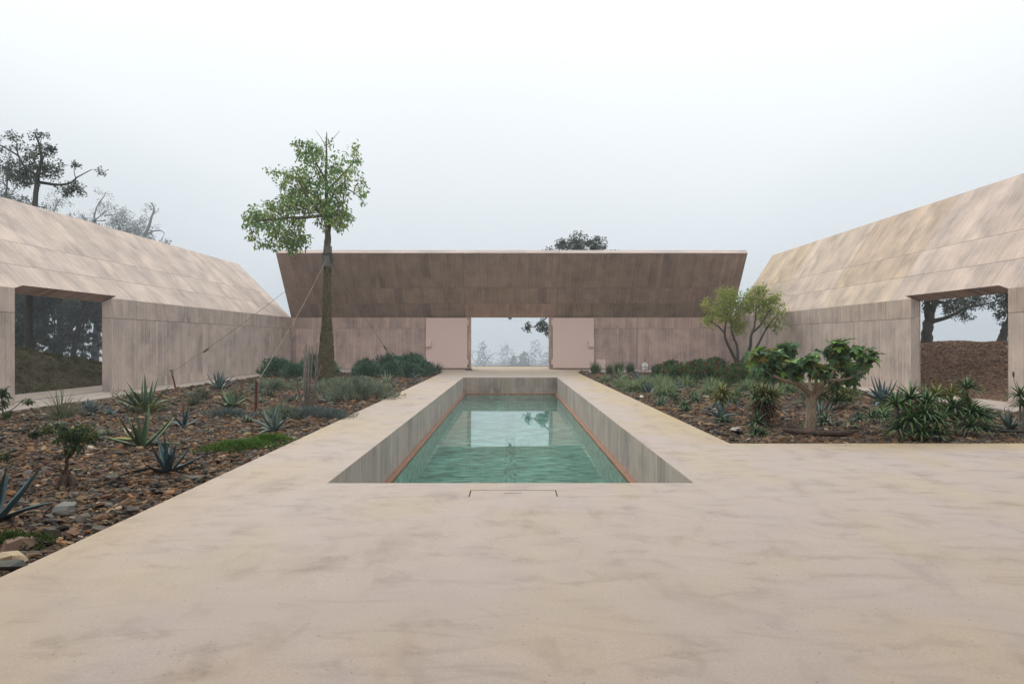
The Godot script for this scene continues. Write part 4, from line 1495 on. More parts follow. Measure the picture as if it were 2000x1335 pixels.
	tree_parts(t, [
		[[B.call(1168, 715, 0.0), B.call(1165, 660, 0.0), B.call(1158, 610, 0.0), B.call(1150, 560, 0.0)], 0.32, 0.2],
		[[B.call(1150, 560, 0.0), B.call(1140, 520, 0.0), B.call(1132, 480, 0.0)], 0.18, 0.04],
		[[B.call(1155, 580, 0.0), B.call(1170, 530, 0.4), B.call(1175, 490, 0.5)], 0.14, 0.03],
		[[B.call(1158, 610, 0.0), B.call(1120, 590, 0.3), B.call(1090, 600, 0.4), B.call(1062, 625, 0.5), B.call(1040, 636, 0.5)], 0.13, 0.02],
		[[B.call(1150, 560, 0.0), B.call(1110, 525, -0.4), B.call(1085, 500, -0.4)], 0.1, 0.02],
		[[B.call(1155, 585, 0.0), B.call(1185, 545, -0.4), B.call(1205, 500, -0.5)], 0.1, 0.02],
	], [
		[B.call(1132, 478, 0.0), Vector3(1.0, 0.75, 1.4), 95, 13], [B.call(1165, 482, 0.2), Vector3(0.8, 0.6, 1.2), 70, 13], [B.call(1103, 482, 0.0), Vector3(0.6, 0.5, 0.9), 40, 12], [B.call(1078, 496, 0.0), Vector3(0.5, 0.35, 0.6), 20, 11],
		[B.call(1195, 498, 0.0), Vector3(0.6, 0.3, 0.6), 18, 10], [B.call(1140, 520, 0.0), Vector3(1.8, 0.8, 1.6), 100, 12], [B.call(1062, 630, 0.5), Vector3(0.42, 0.4, 0.4), 30, 12], [B.call(1036, 634, 0.5), Vector3(0.2, 0.42, 0.3), 16, 12], [B.call(1076, 640, 0.5), Vector3(0.35, 0.45, 0.4), 24, 12], [B.call(1110, 600, 0.3), Vector3(1.2, 0.7, 1.0), 50, 12],
	], M.bark_dark, M.leaf, gc, 0.14, 0.6, 0.17, 0.15, 0.014, 17)
	# faint trees down the hill, in the gateway
	var bare := thing("bare_tree", "faint leafless tree with twisting branches in the left of the gateway", "tree", Vector3(-5.85, -5.8, -150.0), 0.0, "faint trees in the fog beyond the gate")
	k = 0.1125
	var H := func(x, y, d): return sk(x, y, 944.0, 731.0, k, d)
	tree_parts(bare, [
		[[H.call(944, 750, 0.0), H.call(945, 718, 0.0), H.call(948, 710, 0.0), H.call(951, 703, 0.0)], 0.248, 0.174],
		[[H.call(951, 703, 0.0), H.call(947, 696, 0.0), H.call(944, 690, 0.5), H.call(944, 682, 0.5)], 0.136, 0.031],
		[[H.call(951, 703, 0.0), H.call(956, 696, 0.5), H.call(963, 691, 0.5), H.call(969, 687, 0.5)], 0.136, 0.031],
		[[H.call(951, 702, 0.0), H.call(959, 698, -0.5), H.call(966, 701, -0.5)], 0.087, 0.025],
		[[H.call(946, 714, 0.0), H.call(935, 709, 0.5), H.call(926, 703, 0.8), H.call(922, 692, 0.8), H.call(926, 684, 0.8)], 0.136, 0.031],
		[[H.call(930, 706, 0.6), H.call(934, 696, 0.6), H.call(931, 686, 0.6)], 0.074, 0.019],
		[[H.call(940, 712, 0.4), H.call(938, 702, 0.0), H.call(941, 694, 0.0)], 0.074, 0.019],
		[[H.call(924, 698, 0.8), H.call(919, 690, 0.8), H.call(921, 680, 0.8)], 0.062, 0.019],
	], [[H.call(945, 686, 0.4), Vector3(0.99, 0.62, 0.87), 19, 2], [H.call(964, 692, 0.2), Vector3(0.87, 0.62, 0.74), 19, 2], [H.call(928, 688, 0.7), Vector3(0.99, 0.87, 0.87), 25, 2], [H.call(962, 702, -0.5), Vector3(0.62, 0.37, 0.62), 12, 2]], M.bark_dark, M.leaf_dry, [Color(0.08, 0.07, 0.06)], 0.12, 0.5, 0.4, 0.1, 0.03, 62)
	bush("faint rounded bushy tree right of the middle of the gateway", Vector3(2.9, land(2.9, -140.0), -140.0), 63, -1.2 - land(2.9, -140.0), 1.7, gc)
	bush("low faint bush in the middle of the gateway beside the rounded tree", Vector3(0.8, land(0.8, -145.0), -145.0), 64, -2.0 - land(0.8, -145.0), 1.3, gc)
	var hz := [[-8.5, -215.0, 0.4, 2.6, 71, "faint low tree behind the leafless one at the left of the gateway"], [-1.5, -235.0, 0.2, 3.4, 72, "palest tree in the fog at the middle of the gateway"], [8.3, -225.0, 1.4, 3.8, 73, "faint broad tree in the fog at the right of the gateway"], [12.0, -205.0, -0.6, 2.8, 74, "faint low tree at the right jamb of the gateway"]]
	for q in hz:
		bush(q[5], Vector3(q[0], land(q[0], q[1]), q[1]), q[4], q[2] - land(q[0], q[1]), q[3], gc)


func bush(label: String, at: Vector3, seed_: int, h: float, r: float, cols: Array) -> void:
	var b := thing("faint_tree", label, "tree", at, 0.0, "faint trees in the fog beyond the gate")
	var tr := MB.new()
	tr.tube([Vector3(0, -0.3, 0), Vector3(0.1, h * 0.3, 0), Vector3(0, h * 0.6, 0)], [0.18, 0.15, 0.08], 7)
	part("trunk", tr.mesh(), M.bark_dark, b)
	var cr := part("crown", mound_mesh(r, h * 0.72, r, 260, 14, 0.26, 0.6, cols, seed_), M.leaf, b)
	cr.position.y = h * 0.2


func build_left_plants() -> void:
	# ---- the staked floss silk tree
	var k := 0.0183
	var t := thing("silk_tree", "tall staked tree with a thorny bottle-shaped trunk in the left bed", "tree", Vector3(-6.57, -0.04, -24.4))
	var P := func(x, y, d): return sk(x, y, 637.0, 748.0, k, d)
	var green := [Color(0.16, 0.27, 0.08), Color(0.21, 0.32, 0.10), Color(0.12, 0.22, 0.068), Color(0.29, 0.34, 0.12)]
	tree_parts(t, [
		[[P.call(636, 752, 0.0), P.call(636, 720, 0.0), P.call(637, 680, 0.0), P.call(638, 650, 0.0), P.call(639, 620, 0.0), P.call(639, 590, 0.0), P.call(639, 540, 0.0), P.call(640, 490, 0.0), P.call(640, 470, 0.0)], 0.15, 0.115],
		[[P.call(640, 472, 0.0), P.call(641, 440, 0.0), P.call(639, 400, 0.05), P.call(637, 340, 0.0), P.call(637, 290, 0.0), P.call(638, 256, 0.0)], 0.125, 0.012],
		[[P.call(638, 418, 0.0), P.call(600, 424, 0.2), P.call(570, 426, 0.3), P.call(540, 430, 0.4), P.call(505, 432, 0.3)], 0.07, 0.02],
		[[P.call(585, 425, 0.25), P.call(560, 445, -0.2), P.call(535, 465, -0.4)], 0.035, 0.012],
		[[P.call(639, 395, 0.0), P.call(610, 380, -0.2), P.call(585, 350, -0.4), P.call(560, 335, -0.5), P.call(525, 325, -0.5)], 0.06, 0.014],
		[[P.call(640, 400, 0.0), P.call(660, 370, 0.2), P.call(685, 372, 0.3), P.call(708, 388, 0.3)], 0.05, 0.012],
		[[P.call(638, 370, 0.0), P.call(655, 345, -0.3), P.call(678, 315, -0.5), P.call(692, 298, -0.6)], 0.05, 0.012],
		[[P.call(638, 430, 0.0), P.call(620, 405, 0.5), P.call(602, 370, 0.9)], 0.05, 0.012],
		[[P.call(637, 350, 0.0), P.call(622, 320, 0.3), P.call(608, 292, 0.4)], 0.04, 0.01],
		[[P.call(640, 435, 0.0), P.call(660, 425, 0.6), P.call(680, 420, 0.8)], 0.04, 0.01],
		[[P.call(637, 285, 0.0), P.call(628, 268, 0.1), P.call(618, 255, 0.1)], 0.015, 0.005],
		[[P.call(638, 282, 0.0), P.call(650, 266, -0.1), P.call(662, 252, -0.1)], 0.015, 0.005],
	], [
		[P.call(540, 440, 0.2), Vector3(1.10, 0.84, 0.9), 109, 13], [P.call(505, 425, 0.2), Vector3(0.53, 0.47, 0.6), 26, 11], [P.call(575, 470, 0.0), Vector3(0.53, 0.47, 0.6), 39, 13], [P.call(572, 365, -0.3), Vector3(0.68, 0.79, 0.8), 69, 13],
		[P.call(605, 300, 0.2), Vector3(0.53, 0.58, 0.6), 43, 11], [P.call(645, 395, 0.2), Vector3(0.73, 1.00, 0.9), 106, 13], [P.call(680, 300, -0.5), Vector3(0.53, 0.63, 0.6), 24, 8], [P.call(690, 355, 0.2), Vector3(0.53, 0.68, 0.6), 24, 8],
		[P.call(712, 388, 0.3), Vector3(0.17, 0.21, 0.2), 6, 8], [P.call(668, 430, 0.5), Vector3(0.47, 0.47, 0.5), 36, 13], [P.call(638, 275, 0.0), Vector3(0.32, 0.26, 0.3), 7, 4], [P.call(530, 330, -0.5), Vector3(0.42, 0.21, 0.4), 9, 6],
		[P.call(610, 340, 0.3), Vector3(0.63, 0.53, 0.6), 33, 11], [P.call(640, 320, 0.0), Vector3(0.53, 0.53, 0.5), 17, 8],
	[P.call(600, 400, 0.1), Vector3(0.7, 0.5, 0.6), 28, 12], [P.call(560, 400, 0.0), Vector3(0.6, 0.5, 0.6), 23, 12], [P.call(660, 330, 0.0), Vector3(0.5, 0.6, 0.6), 18, 10]], M.bark_limb, M.leaf, green, 0.14, 0.46, 0.15, 0.75, 0.009, 71, 10)
	# swollen trunk: lathed over the stem, with thorns
	rng.seed = 72
	var bottle := MB.new()
	var prof := [[752, 19.5], [735, 18.5], [715, 18.0], [695, 17.4], [675, 16.2], [655, 14.0], [635, 12.0], [615, 10.6], [590, 9.6], [560, 8.8], [530, 8.3], [505, 8.0]]
	var pts := []
	var rad := []
	for q in prof:
		pts.append(P.call(636.5 + (752.0 - q[0]) * 0.014, q[0], 0.0))
		rad.append(q[1] * k * 0.84)
	bottle.tube(pts, rad, 16, Color.WHITE, 2.0, 0.02)
	part("bottle_trunk", bottle.mesh(), M.bark_silk, t)
	var th := MB.new()
	for q in 2600:
		var f := pow(rng.randf(), 1.35)
		var s := f * (pts.size() - 1.01)
		var a := int(s)
		var p: Vector3 = pts[a].lerp(pts[a + 1], s - a)
		var r: float = lerpf(rad[a], rad[a + 1], s - a)
		var an := rng.randf() * TAU
		var d := Vector3(cos(an), 0, sin(an))
		var z := rng.randf_range(0.010, 0.022)
		th.tube([p + d * r * 0.97, p + d * (r + z * 1.3)], [z, 0.002], 5, tint(Color(0.05, 0.046, 0.038) if rng.randf() < 0.7 else Color(0.17, 0.155, 0.105), 0.3))
	var tho := part("thorns", th.mesh(), M.stone, t)
	tho.set_meta("kind", "stuff")
	# sleeve that the ropes pull on
	var sl := MB.new()
	sl.tube([P.call(639, 519, 0.0), P.call(639, 502, 0.0), P.call(640, 490, 0.0), P.call(640, 478, 0.0)], [0.165, 0.175, 0.155, 0.145], 12, Color.WHITE, 2.0, 0.03)
	var sleeve := part("rope_sleeve", sl.mesh(), M.sleeve, t)
	var kn := MB.new()
	for q in 10:
		var a := TAU * q / 10.0
		var b := TAU * (q + 1.4) / 10.0
		kn.tube([P.call(640, 494, 0.0) + Vector3(cos(a) * 0.17, 0.02 * sin(q * 2.0), sin(a) * 0.17), P.call(640, 494, 0.0) + Vector3(cos(b) * 0.17, 0.02 * sin(q * 2.0 + 1.0), sin(b) * 0.17)], [0.035, 0.035], 6)
	kn.tube([P.call(649, 495, 0.1), P.call(651, 506, 0.12), P.call(650, 513, 0.1)], [0.05, 0.045, 0.02], 6)
	part("rope_binding", kn.mesh(), M.rope_dark, sleeve)
	# ropes and their stakes
	var top := Vector3(-6.52, 4.5, -24.4)
	var says := ["thin guy rope from the tall tree to the stake by the left wall", "pale guy rope from the tall tree down to the red stake", "dark guy rope with a thick strap, ending at the pool path"]
	var feet := [Vector3(-10.42, 0.54, -21.05), Vector3(-5.48, 0.62, -14.84), Vector3(-3.62, 0.02, -24.6)]
	for q in 3:
		var g := thing("guy_rope", says[q], "rope", feet[q], 0.0, "ropes that hold the tall tree")
		var a: Vector3 = top + (feet[q] - top).normalized() * 0.2 - feet[q]
		var ln := MB.new()
		var sag := []
		for s in 13:
			var f := s / 12.0
			sag.append(a * f + Vector3(0, -0.12 * sin(f * PI), 0))
		var rr := 0.010 if q == 1 else 0.007
		var rads := []
		for s in 13:
			rads.append(rr * (2.0 if q == 2 and s < 4 else 1.0))
		ln.tube(sag, rads, 6)
		part("line", ln.mesh(), M.rope_dark if q == 2 else M.rope, g)
		var kt := MB.new()
		var p: Vector3 = a * [0.2, 0.35, 0.31][q] + Vector3(0, -0.1, 0)
		var d := a.normalized()
		kt.tube([p - d * 0.12, p - d * 0.03, p + d * 0.03, p + d * 0.12], [0.014, 0.035, 0.035, 0.014], 7)
		part("tightener", kt.mesh(), M.rope_dark, g)
		if q < 2:
			var kb := MB.new()
			kb.tube([Vector3(-0.03, 0.05, 0), Vector3(0.04, -0.02, 0.03), Vector3(0.02, -0.1, 0.02)], [0.03, 0.04, 0.015], 7)
			part("knot", kb.mesh(), M.rope, g)
	var stk := thing("stake", "brown leaning steel stake by the left wall path holding a guy rope", "stake", Vector3(-10.28, -0.06, -21.05), 0.0, "stakes for the guy ropes")
	var sm := MB.new()
	sm.tube([Vector3(0, 0, 0), Vector3(-0.16, 0.66, 0)], [0.028, 0.026], 8)
	part("post", sm.mesh(), M.rust, stk)
	sm = MB.new()
	sm.box(Vector3(-0.20, 0.63, -0.04), Vector3(-0.11, 0.69, 0.04), 0.01)
	part("cap", sm.mesh(), M.galvanised, stk)
	stk = thing("stake", "rust-red steel stake standing in the middle of the left bed", "stake", Vector3(-5.53, -0.06, -14.84), 0.0, "stakes for the guy ropes")
	sm = MB.new()
	sm.tube([Vector3(0, 0, 0), Vector3(0.02, 0.71, 0)], [0.030, 0.028], 8)
	part("post", sm.mesh(), M.rust, stk)
	sm = MB.new()
	sm.tube([Vector3(0.06, 0.05, 0.02), Vector3(0.06, 0.62, 0.02)], [0.018, 0.018], 6)
	part("rope_tail", sm.mesh(), M.rope, stk)
	stk = thing("ground_anchor", "short iron ground anchor at the edge of the pool path", "anchor", Vector3(-3.60, -0.06, -24.6))
	sm = MB.new()
	sm.tube([Vector3(0, 0, 0), Vector3(-0.01, 0.1, 0)], [0.03, 0.025], 8)
	part("pin", sm.mesh(), M.rust, stk)

	# ---- grey wand-like stems
	var oc := thing("ocotillo", "clump of bare grey upright wands in front of the tall tree", "shrub", Vector3(-4.35, -0.05, -14.7))
	k = 0.01103
	rng.seed = 74
	var wands := [[[602, 802], [596, 760], [594, 720], [595, 668]], [[604, 802], [602, 760], [603, 715], [606, 665]], [[606, 802], [606, 770], [609, 720], [612, 672]], [[600, 800], [599, 750], [601, 700], [597, 678]], [[608, 802], [614, 775], [620, 745], [621, 708], [624, 662]], [[621, 710], [618, 700], [615, 695]], [[611, 800], [619, 772], [624, 745], [638, 705]], [[603, 800], [593, 770], [589, 745], [593, 735]], [[601, 802], [597, 755], [598, 690], [601, 670]], [[607, 800], [610, 750], [616, 690], [617, 668]], [[622, 720], [625, 700], [626, 690]], [[605, 800], [605, 740], [610, 690], [611, 680]]]
	for w in wands:
		var mb := MB.new()
		var a := []
		var r := []
		var dz := rng.randf_range(-0.12, 0.12)
		for q in w.size():
			a.append(sk(w[q][0], w[q][1], 605.0, 800.0, k, dz * q))
			r.append(lerpf(0.021, 0.011, float(q) / (w.size() - 1)))
		mb.tube(a, r, 6, Color(0.72, 0.70, 0.67), 3.0)
		for q in mb.v.size():
			if mb.v[q].y > 0.75:
				mb.c[q] = Color(1.5, 1.47, 1.4)
		for q in 26:
			var f := rng.randf_range(0.1, 1.0) * (a.size() - 1.01)
			var p: Vector3 = a[int(f)].lerp(a[int(f) + 1], f - int(f))
			mb.tube([p, p + rv() * 0.035], [0.003, 0.001], 3)
		part("wand", mb.mesh(), M.bark_grey, oc)

	# ---- agaves of the left bed
	var ag := [
		["dark blue agave lying open on the slate, nearest whole rosette of the left bed", -4.00, -8.0, "dark", 0.50, 15, 3, 0.22],
		["tall green agave behind the dark blue one, with one yellow leaf lying flat", -5.33, -9.9, "green", 0.66, 13, 4, 0.05],
		["small steel-blue agave with few leaves, in the middle of the left bed", -5.84, -12.23, "dark", 0.40, 10, 5, 0.15],
		["tall narrow green agave rising from a tussock near the left wall path", -7.93, -14.9, "green", 0.85, 16, 6, 0.05],
		["upright grey-green agave beside the left wall path, right of the brown stake", -9.20, -21.6, "grey", 0.66, 20, 7, -0.25],
		["light green agave with a drooping yellow leaf, left of the red stake", -6.37, -15.6, "green", 0.58, 14, 8, 0.0],
		["grey-green agave in front of the red stake, above the moss cushion", -4.03, -11.65, "grey", 0.46, 16, 9, 0.05],
		["compact blue agave with many leaves behind the leafy caudex shrub", -8.77, -14.3, "blue", 0.38, 30, 10, -0.05],
		["small blue agave right of the compact blue one near the left path", -8.33, -14.2, "blue", 0.26, 14, 11, 0.0],
		["yellow-green agave among the dark shrubs at the back of the left bed", -9.30, -28.2, "pale", 0.52, 14, 12, -0.05],
		["small agave half sunk in the silver cushion shrub", -4.53, -17.1, "grey", 0.34, 9, 13, -0.1],
		["pale agave in front of the dark shrubs by the dark guy rope", -4.54, -25.0, "pale", 0.50, 16, 14, -0.05],
		["small grey agave below the pale one beside the dark guy rope", -3.80, -22.4, "grey", 0.30, 12, 15, 0.0],
		["small green agave under the dark shrubs near the pool path", -3.97, -28.0, "grey", 0.36, 12, 16, -0.1],
		["blue agave cut by the left picture edge in the near corner", -4.36, -5.75, "dark", 0.56, 14, 17, 0.1],
	]
	for a in ag:
		agave(a[0], Vector3(a[1], -0.04, a[2]), a[3], a[4], a[5], a[6] * 31, a[7])
	# yellow leaf lying down: part of the tall green agave
	var yl := agave_leaf(-0.15, 0.085, Color(0.30, 0.30, 0.08), Color(0.22, 0.24, 0.07))
	for q in [[get_node("agave_001"), 4.55, 0.66], [get_node("agave_001"), 4.25, 0.6], [get_node("agave_005"), 1.35, 0.5]]:
		var o := part("leaf", yl, M.agave, q[0])
		o.set_meta("label", "yellowing leaf")
		o.transform = Transform3D((Basis(Vector3.UP, q[1]) * Basis(Vector3.RIGHT, -0.12)).scaled_local(Vector3.ONE * q[2]), Vector3(0, 0.08, 0))

	# ---- grassy tussocks
	var gr := thing("grass_tussock", "grey-green arching grass tussock near the left opening", "grass tuft", Vector3(-8.86, -0.05, -13.5), 0.0, "grass tussocks")
	part("blades", tuft_mesh(260, 0.78, 0.012, Color(0.115, 0.13, 0.085), 81, 1.25, 1.5, 0.1), M.leaf, gr)
	gr = thing("grass_tussock", "spiky dark tussock round the foot of the tall narrow agave", "grass tuft", Vector3(-7.9, -0.05, -14.75), 0.0, "grass tussocks")
	part("blades", tuft_mesh(170, 0.62, 0.014, Color(0.085, 0.11, 0.07), 82, 1.3, 0.6, 0.1), M.leaf, gr)
	gr = thing("grass_tussock", "dark upright tuft at the end of the shrubs by the left gate leaf", "grass tuft", Vector3(-3.55, -0.05, -32.4), 0.0, "grass tussocks")
	part("blades", tuft_mesh(240, 0.62, 0.02, Color(0.06, 0.062, 0.045), 83, 0.8, 0.5, 0.25), M.leaf, gr)
	var tf := [[-7.0, -17.4, 0.36, "small dark green tuft left of the light green agave"], [-6.55, -18.6, 0.34, "small dark tuft behind the light green agave"], [-8.2, -18.2, 0.42, "thin twiggy tuft under the brown stake"], [-7.55, -16.3, 0.34, "low dark tuft right of the tall narrow agave"]]
	for q in tf:
		gr = thing("grass_tussock", q[3], "grass tuft", Vector3(q[0], -0.05, q[1]), 0.0, "grass tussocks")
		part("blades", tuft_mesh(150, q[2], 0.012, Color(0.07, 0.09, 0.05), int(-q[1] * 10), 1.0, 0.7, 0.12), M.leaf, gr)

	var sp := thing("low_rosette", "small grey-green spiky plant left of the moss cushion's far end", "succulent", Vector3(-5.0, -0.05, -12.9), 0.0, "small grey-green plants scattered on the left bed")
	part("leaves", tuft_mesh(60, 0.24, 0.026, Color(0.13, 0.17, 0.125), 84, 1.2, 0.8, 0.08), M.leaf_thick, sp)
	var sps := [[-6.2, -16.9, 1.0, "small grey-green plant behind the light green agave"], [-7.2, -19.6, 1.2, "small grey-green plant left of the silver cushion by the trunk"], [-5.6, -17.6, 1.0, "small grey-green plant between the red stake and the grey wands"], [-9.4, -17.2, 1.2, "small grey-green plant beside the left path, left of the brown stake"], [-8.9, -19.2, 1.1, "small grey-green plant beside the brown stake"], [-3.7, -21.0, 0.9, "small grey-green plant right of the broad silver cushion"], [-6.4, -23.0, 1.2, "small grey-green plant at the right foot of the thorny trunk"], [-5.2, -24.0, 1.2, "small grey-green plant left of the pale agave"], [-8.0, -26.0, 1.3, "small grey-green plant in front of the yellow-green agave"], [-6.6, -11.2, 0.8, "small grey-green plant left of the tall green agave's leaves"], [-7.9, -12.0, 1.0, "small grey-green plant right of the arching tussock"]]
	for q in sps.size():
		copy_of(sp, Vector3(sps[q][0], -0.05, sps[q][1]), q * 2.2, sps[q][2], sps[q][3])

	# ---- dark shrubs along the back
	var dark := [Color(0.075, 0.145, 0.095), Color(0.12, 0.20, 0.125), Color(0.05, 0.095, 0.066)]
	var sh := thing("dark_shrub", "first dark green shrub of the back row, nearest the left wall", "shrub", Vector3(-10.0, -0.05, -29.2), 0.0, "dark shrubs along the back of the left bed")
	part("foliage", mound_mesh(0.66, 0.60, 0.6, 190, 10, 0.20, 0.17, dark, 91), M.leaf, sh)
	var srow := [[-9.05, -28.4, 0.95, "dark shrub behind the pale guy rope"], [-9.1, -31.8, 1.08, "dark shrub highest against the back wall, left of the tall tree"], [-8.35, -30.0, 1.0, "dark shrub left of the thorny trunk"], [-6.6, -31.2, 1.0, "dark shrub just right of the thorny trunk"], [-6.0, -29.0, 1.02, "dark shrub second right of the thorny trunk"], [-5.7, -32.2, 1.05, "dark shrub against the back wall above the pale agave"], [-5.05, -29.6, 0.98, "dark shrub left of the pale agave"], [-4.75, -32.3, 1.12, "tallest dark shrub behind the dark guy rope"], [-4.25, -30.2, 1.0, "dark shrub crossed by the thick strap of the guy rope"], [-4.3, -28.9, 0.85, "dark shrub in front of the row beside the pool path"], [-3.95, -31.6, 0.98, "last dark shrub of the row, beside the upright tuft"]]
	for q in srow.size():
		copy_of(sh, Vector3(srow[q][0], -0.05, srow[q][1]), q * 1.37, srow[q][2] * [0.8, 1.0, 1.12, 0.88, 0.78, 1.05][q % 6], srow[q][3])

	# ---- silver cushions, blue mat, moss
	var silver := [Color(0.19, 0.225, 0.165), Color(0.14, 0.175, 0.125), Color(0.24, 0.27, 0.2)]
	sh = thing("silver_shrub", "broad silver-green cushion shrub beside the pool path", "shrub", Vector3(-4.05, -0.05, -18.6), 0.0, "silver cushions in the left bed")
	part("foliage", mound_mesh(0.85, 0.42, 1.5, 620, 11, 0.10, 0.22, silver, 95), M.leaf, sh)
	sh = thing("silver_shrub", "silver cushion shrub left of the thorny trunk", "shrub", Vector3(-7.4, -0.05, -21.4), 0.0, "silver cushions in the left bed")
	part("foliage", mound_mesh(0.75, 0.28, 0.9, 300, 11, 0.09, 0.22, silver, 96), M.leaf, sh)
	sh = thing("silver_shrub", "silver cushion between the thorny trunk and the broad one", "shrub", Vector3(-5.2, -0.05, -20.6), 0.0, "silver cushions in the left bed")
	part("foliage", mound_mesh(0.8, 0.32, 1.2, 330, 11, 0.09, 0.22, silver, 97), M.leaf, sh)
	sh = thing("silver_shrub", "small silvery tuft behind the grey-green agave", "shrub", Vector3(-4.5, -0.05, -13.5), 0.0, "silver cushions in the left bed")
	part("foliage", mound_mesh(0.35, 0.2, 0.35, 90, 10, 0.09, 0.2, silver, 98), M.leaf, sh)
	var bl := [Color(0.16, 0.205, 0.2), Color(0.12, 0.165, 0.165), Color(0.2, 0.24, 0.23)]
	sh = thing("blue_mat", "blue-grey succulent mat along the foot of the grey wands", "ground cover", Vector3(-3.95, -0.05, -13.6), -0.35)
	part("foliage", mound_mesh(0.95, 0.14, 0.32, 420, 9, 0.085, 0.12, bl, 99, 1.2), M.leaf_thick, sh)
	sh = thing("blue_mat", "small blue-grey succulent mat left of the red stake's foot", "ground cover", Vector3(-5.75, -0.05, -13.9), 0.0)
	part("foliage", mound_mesh(0.42, 0.1, 0.22, 170, 9, 0.08, 0.12, bl, 100, 1.2), M.leaf_thick, sh)
	var ms := [Color(0.085, 0.17, 0.03), Color(0.12, 0.21, 0.045), Color(0.06, 0.13, 0.025)]
	sh = thing("moss_cushion", "bright green moss cushion on the slate near the pool path", "moss", Vector3(-3.92, -0.06, -9.85), 0.5)
	part("foliage", mound_mesh(0.52, 0.09, 0.34, 700, 10, 0.035, 0.2, ms, 101, 0.9), M.leaf, sh)
	part("foliage", mound_mesh(0.34, 0.10, 0.30, 420, 10, 0.035, 0.2, ms, 102, 0.9), M.leaf, sh).position = Vector3(0.48, 0, -0.42)
	sh = thing("moss_cushion", "dark green moss patch behind the big stones in the near left corner", "moss", Vector3(-3.72, -0.06, -5.1), 0.0)
	part("foliage", mound_mesh(0.22, 0.10, 0.2, 260, 10, 0.03, 0.25, [Color(0.05, 0.11, 0.02), Color(0.08, 0.1, 0.03), Color(0.03, 0.06, 0.02)], 103, 0.9), M.leaf, sh)
	sh = thing("olive_mat", "low olive-brown mat before the left wall behind the red stake", "ground cover", Vector3(-8.6, -0.05, -24.6), 0.0)
	part("foliage", mound_mesh(0.9, 0.14, 0.7, 420, 9, 0.07, 0.2, [Color(0.11, 0.1, 0.04), Color(0.09, 0.1, 0.045), Color(0.12, 0.08, 0.045)], 104, 0.7), M.leaf, sh)

	# ---- caudex shrub in the foreground
	k = 0.00544
	t = thing("caudex_shrub", "small dark-leaved shrub with a swollen foot in the near left bed", "shrub", Vector3(-4.71, -0.05, -7.25))
	var C := func(x, y, d): return sk(x, y, 130.0, 936.0, k, d)
	var dk := [Color(0.035, 0.07, 0.03), Color(0.05, 0.09, 0.035), Color(0.028, 0.055, 0.028), Color(0.07, 0.095, 0.03)]
	tree_parts(t, [
		[[C.call(130, 942, 0.0), C.call(130, 925, 0.0), C.call(130, 912, 0.0), C.call(130, 902, 0.0)], 0.05, 0.04],
		[[C.call(130, 904, 0.0), C.call(131, 893, 0.0), C.call(131, 882, 0.0)], 0.022, 0.017],
		[[C.call(131, 884, 0.0), C.call(150, 866, 0.05), C.call(165, 850, 0.1), C.call(182, 834, 0.1)], 0.013, 0.006],
		[[C.call(131, 884, 0.0), C.call(122, 868, -0.05), C.call(114, 852, -0.1), C.call(119, 830, -0.12)], 0.013, 0.006],
		[[C.call(126, 904, 0.0), C.call(108, 890, 0.1), C.call(90, 876, 0.15), C.call(70, 862, 0.2)], 0.009, 0.005],
		[[C.call(131, 882, 0.0), C.call(136, 858, -0.08), C.call(142, 832, -0.1)], 0.012, 0.006],
		[[C.call(114, 854, -0.1), C.call(85, 835, -0.15), C.call(50, 826, -0.2)], 0.008, 0.004],
	], [
		[C.call(140, 838, 0.0), Vector3(0.16, 0.11, 0.16), 26, 9], [C.call(182, 832, 0.1), Vector3(0.13, 0.09, 0.13), 18, 9], [C.call(44, 832, -0.2), Vector3(0.08, 0.06, 0.08), 8, 8], [C.call(75, 825, -0.15), Vector3(0.08, 0.05, 0.08), 7, 8],
		[C.call(42, 866, 0.2), Vector3(0.06, 0.04, 0.06), 6, 8], [C.call(112, 828, -0.1), Vector3(0.1, 0.08, 0.1), 10, 8], [C.call(160, 822, 0.0), Vector3(0.14, 0.06, 0.12), 12, 8], [C.call(150, 856, 0.1), Vector3(0.12, 0.05, 0.1), 9, 8],
	], M.bark_brown, M.leaf, dk, 0.062, 0.34, 0.035, 0.9, 0.004, 111, 8)
	var rt := MB.new()
	for q in [[-0.06, 0.03], [0.07, 0.02], [0.02, 0.08], [-0.03, 0.07], [0.05, -0.05]]:
		rt.tube([Vector3(q[0] * 0.3, 0.13, q[1] * 0.3), Vector3(q[0] * 0.8, 0.06, q[1] * 0.8), Vector3(q[0] * 1.2, -0.03, q[1] * 1.2)], [0.035, 0.032, 0.026], 7)
	part("root_foot", rt.mesh(), M.bark_brown, t)
	# leafy shrub cut by the left edge, dry shrubs
	t = thing("leafy_shrub", "open shrub with drooping dark leaves at the left edge beside the near jamb", "shrub", Vector3(-9.95, -0.05, -13.4))
	var D := func(x, y, d): return sk(x, y, 5.0, 812.0, 0.01005, d)
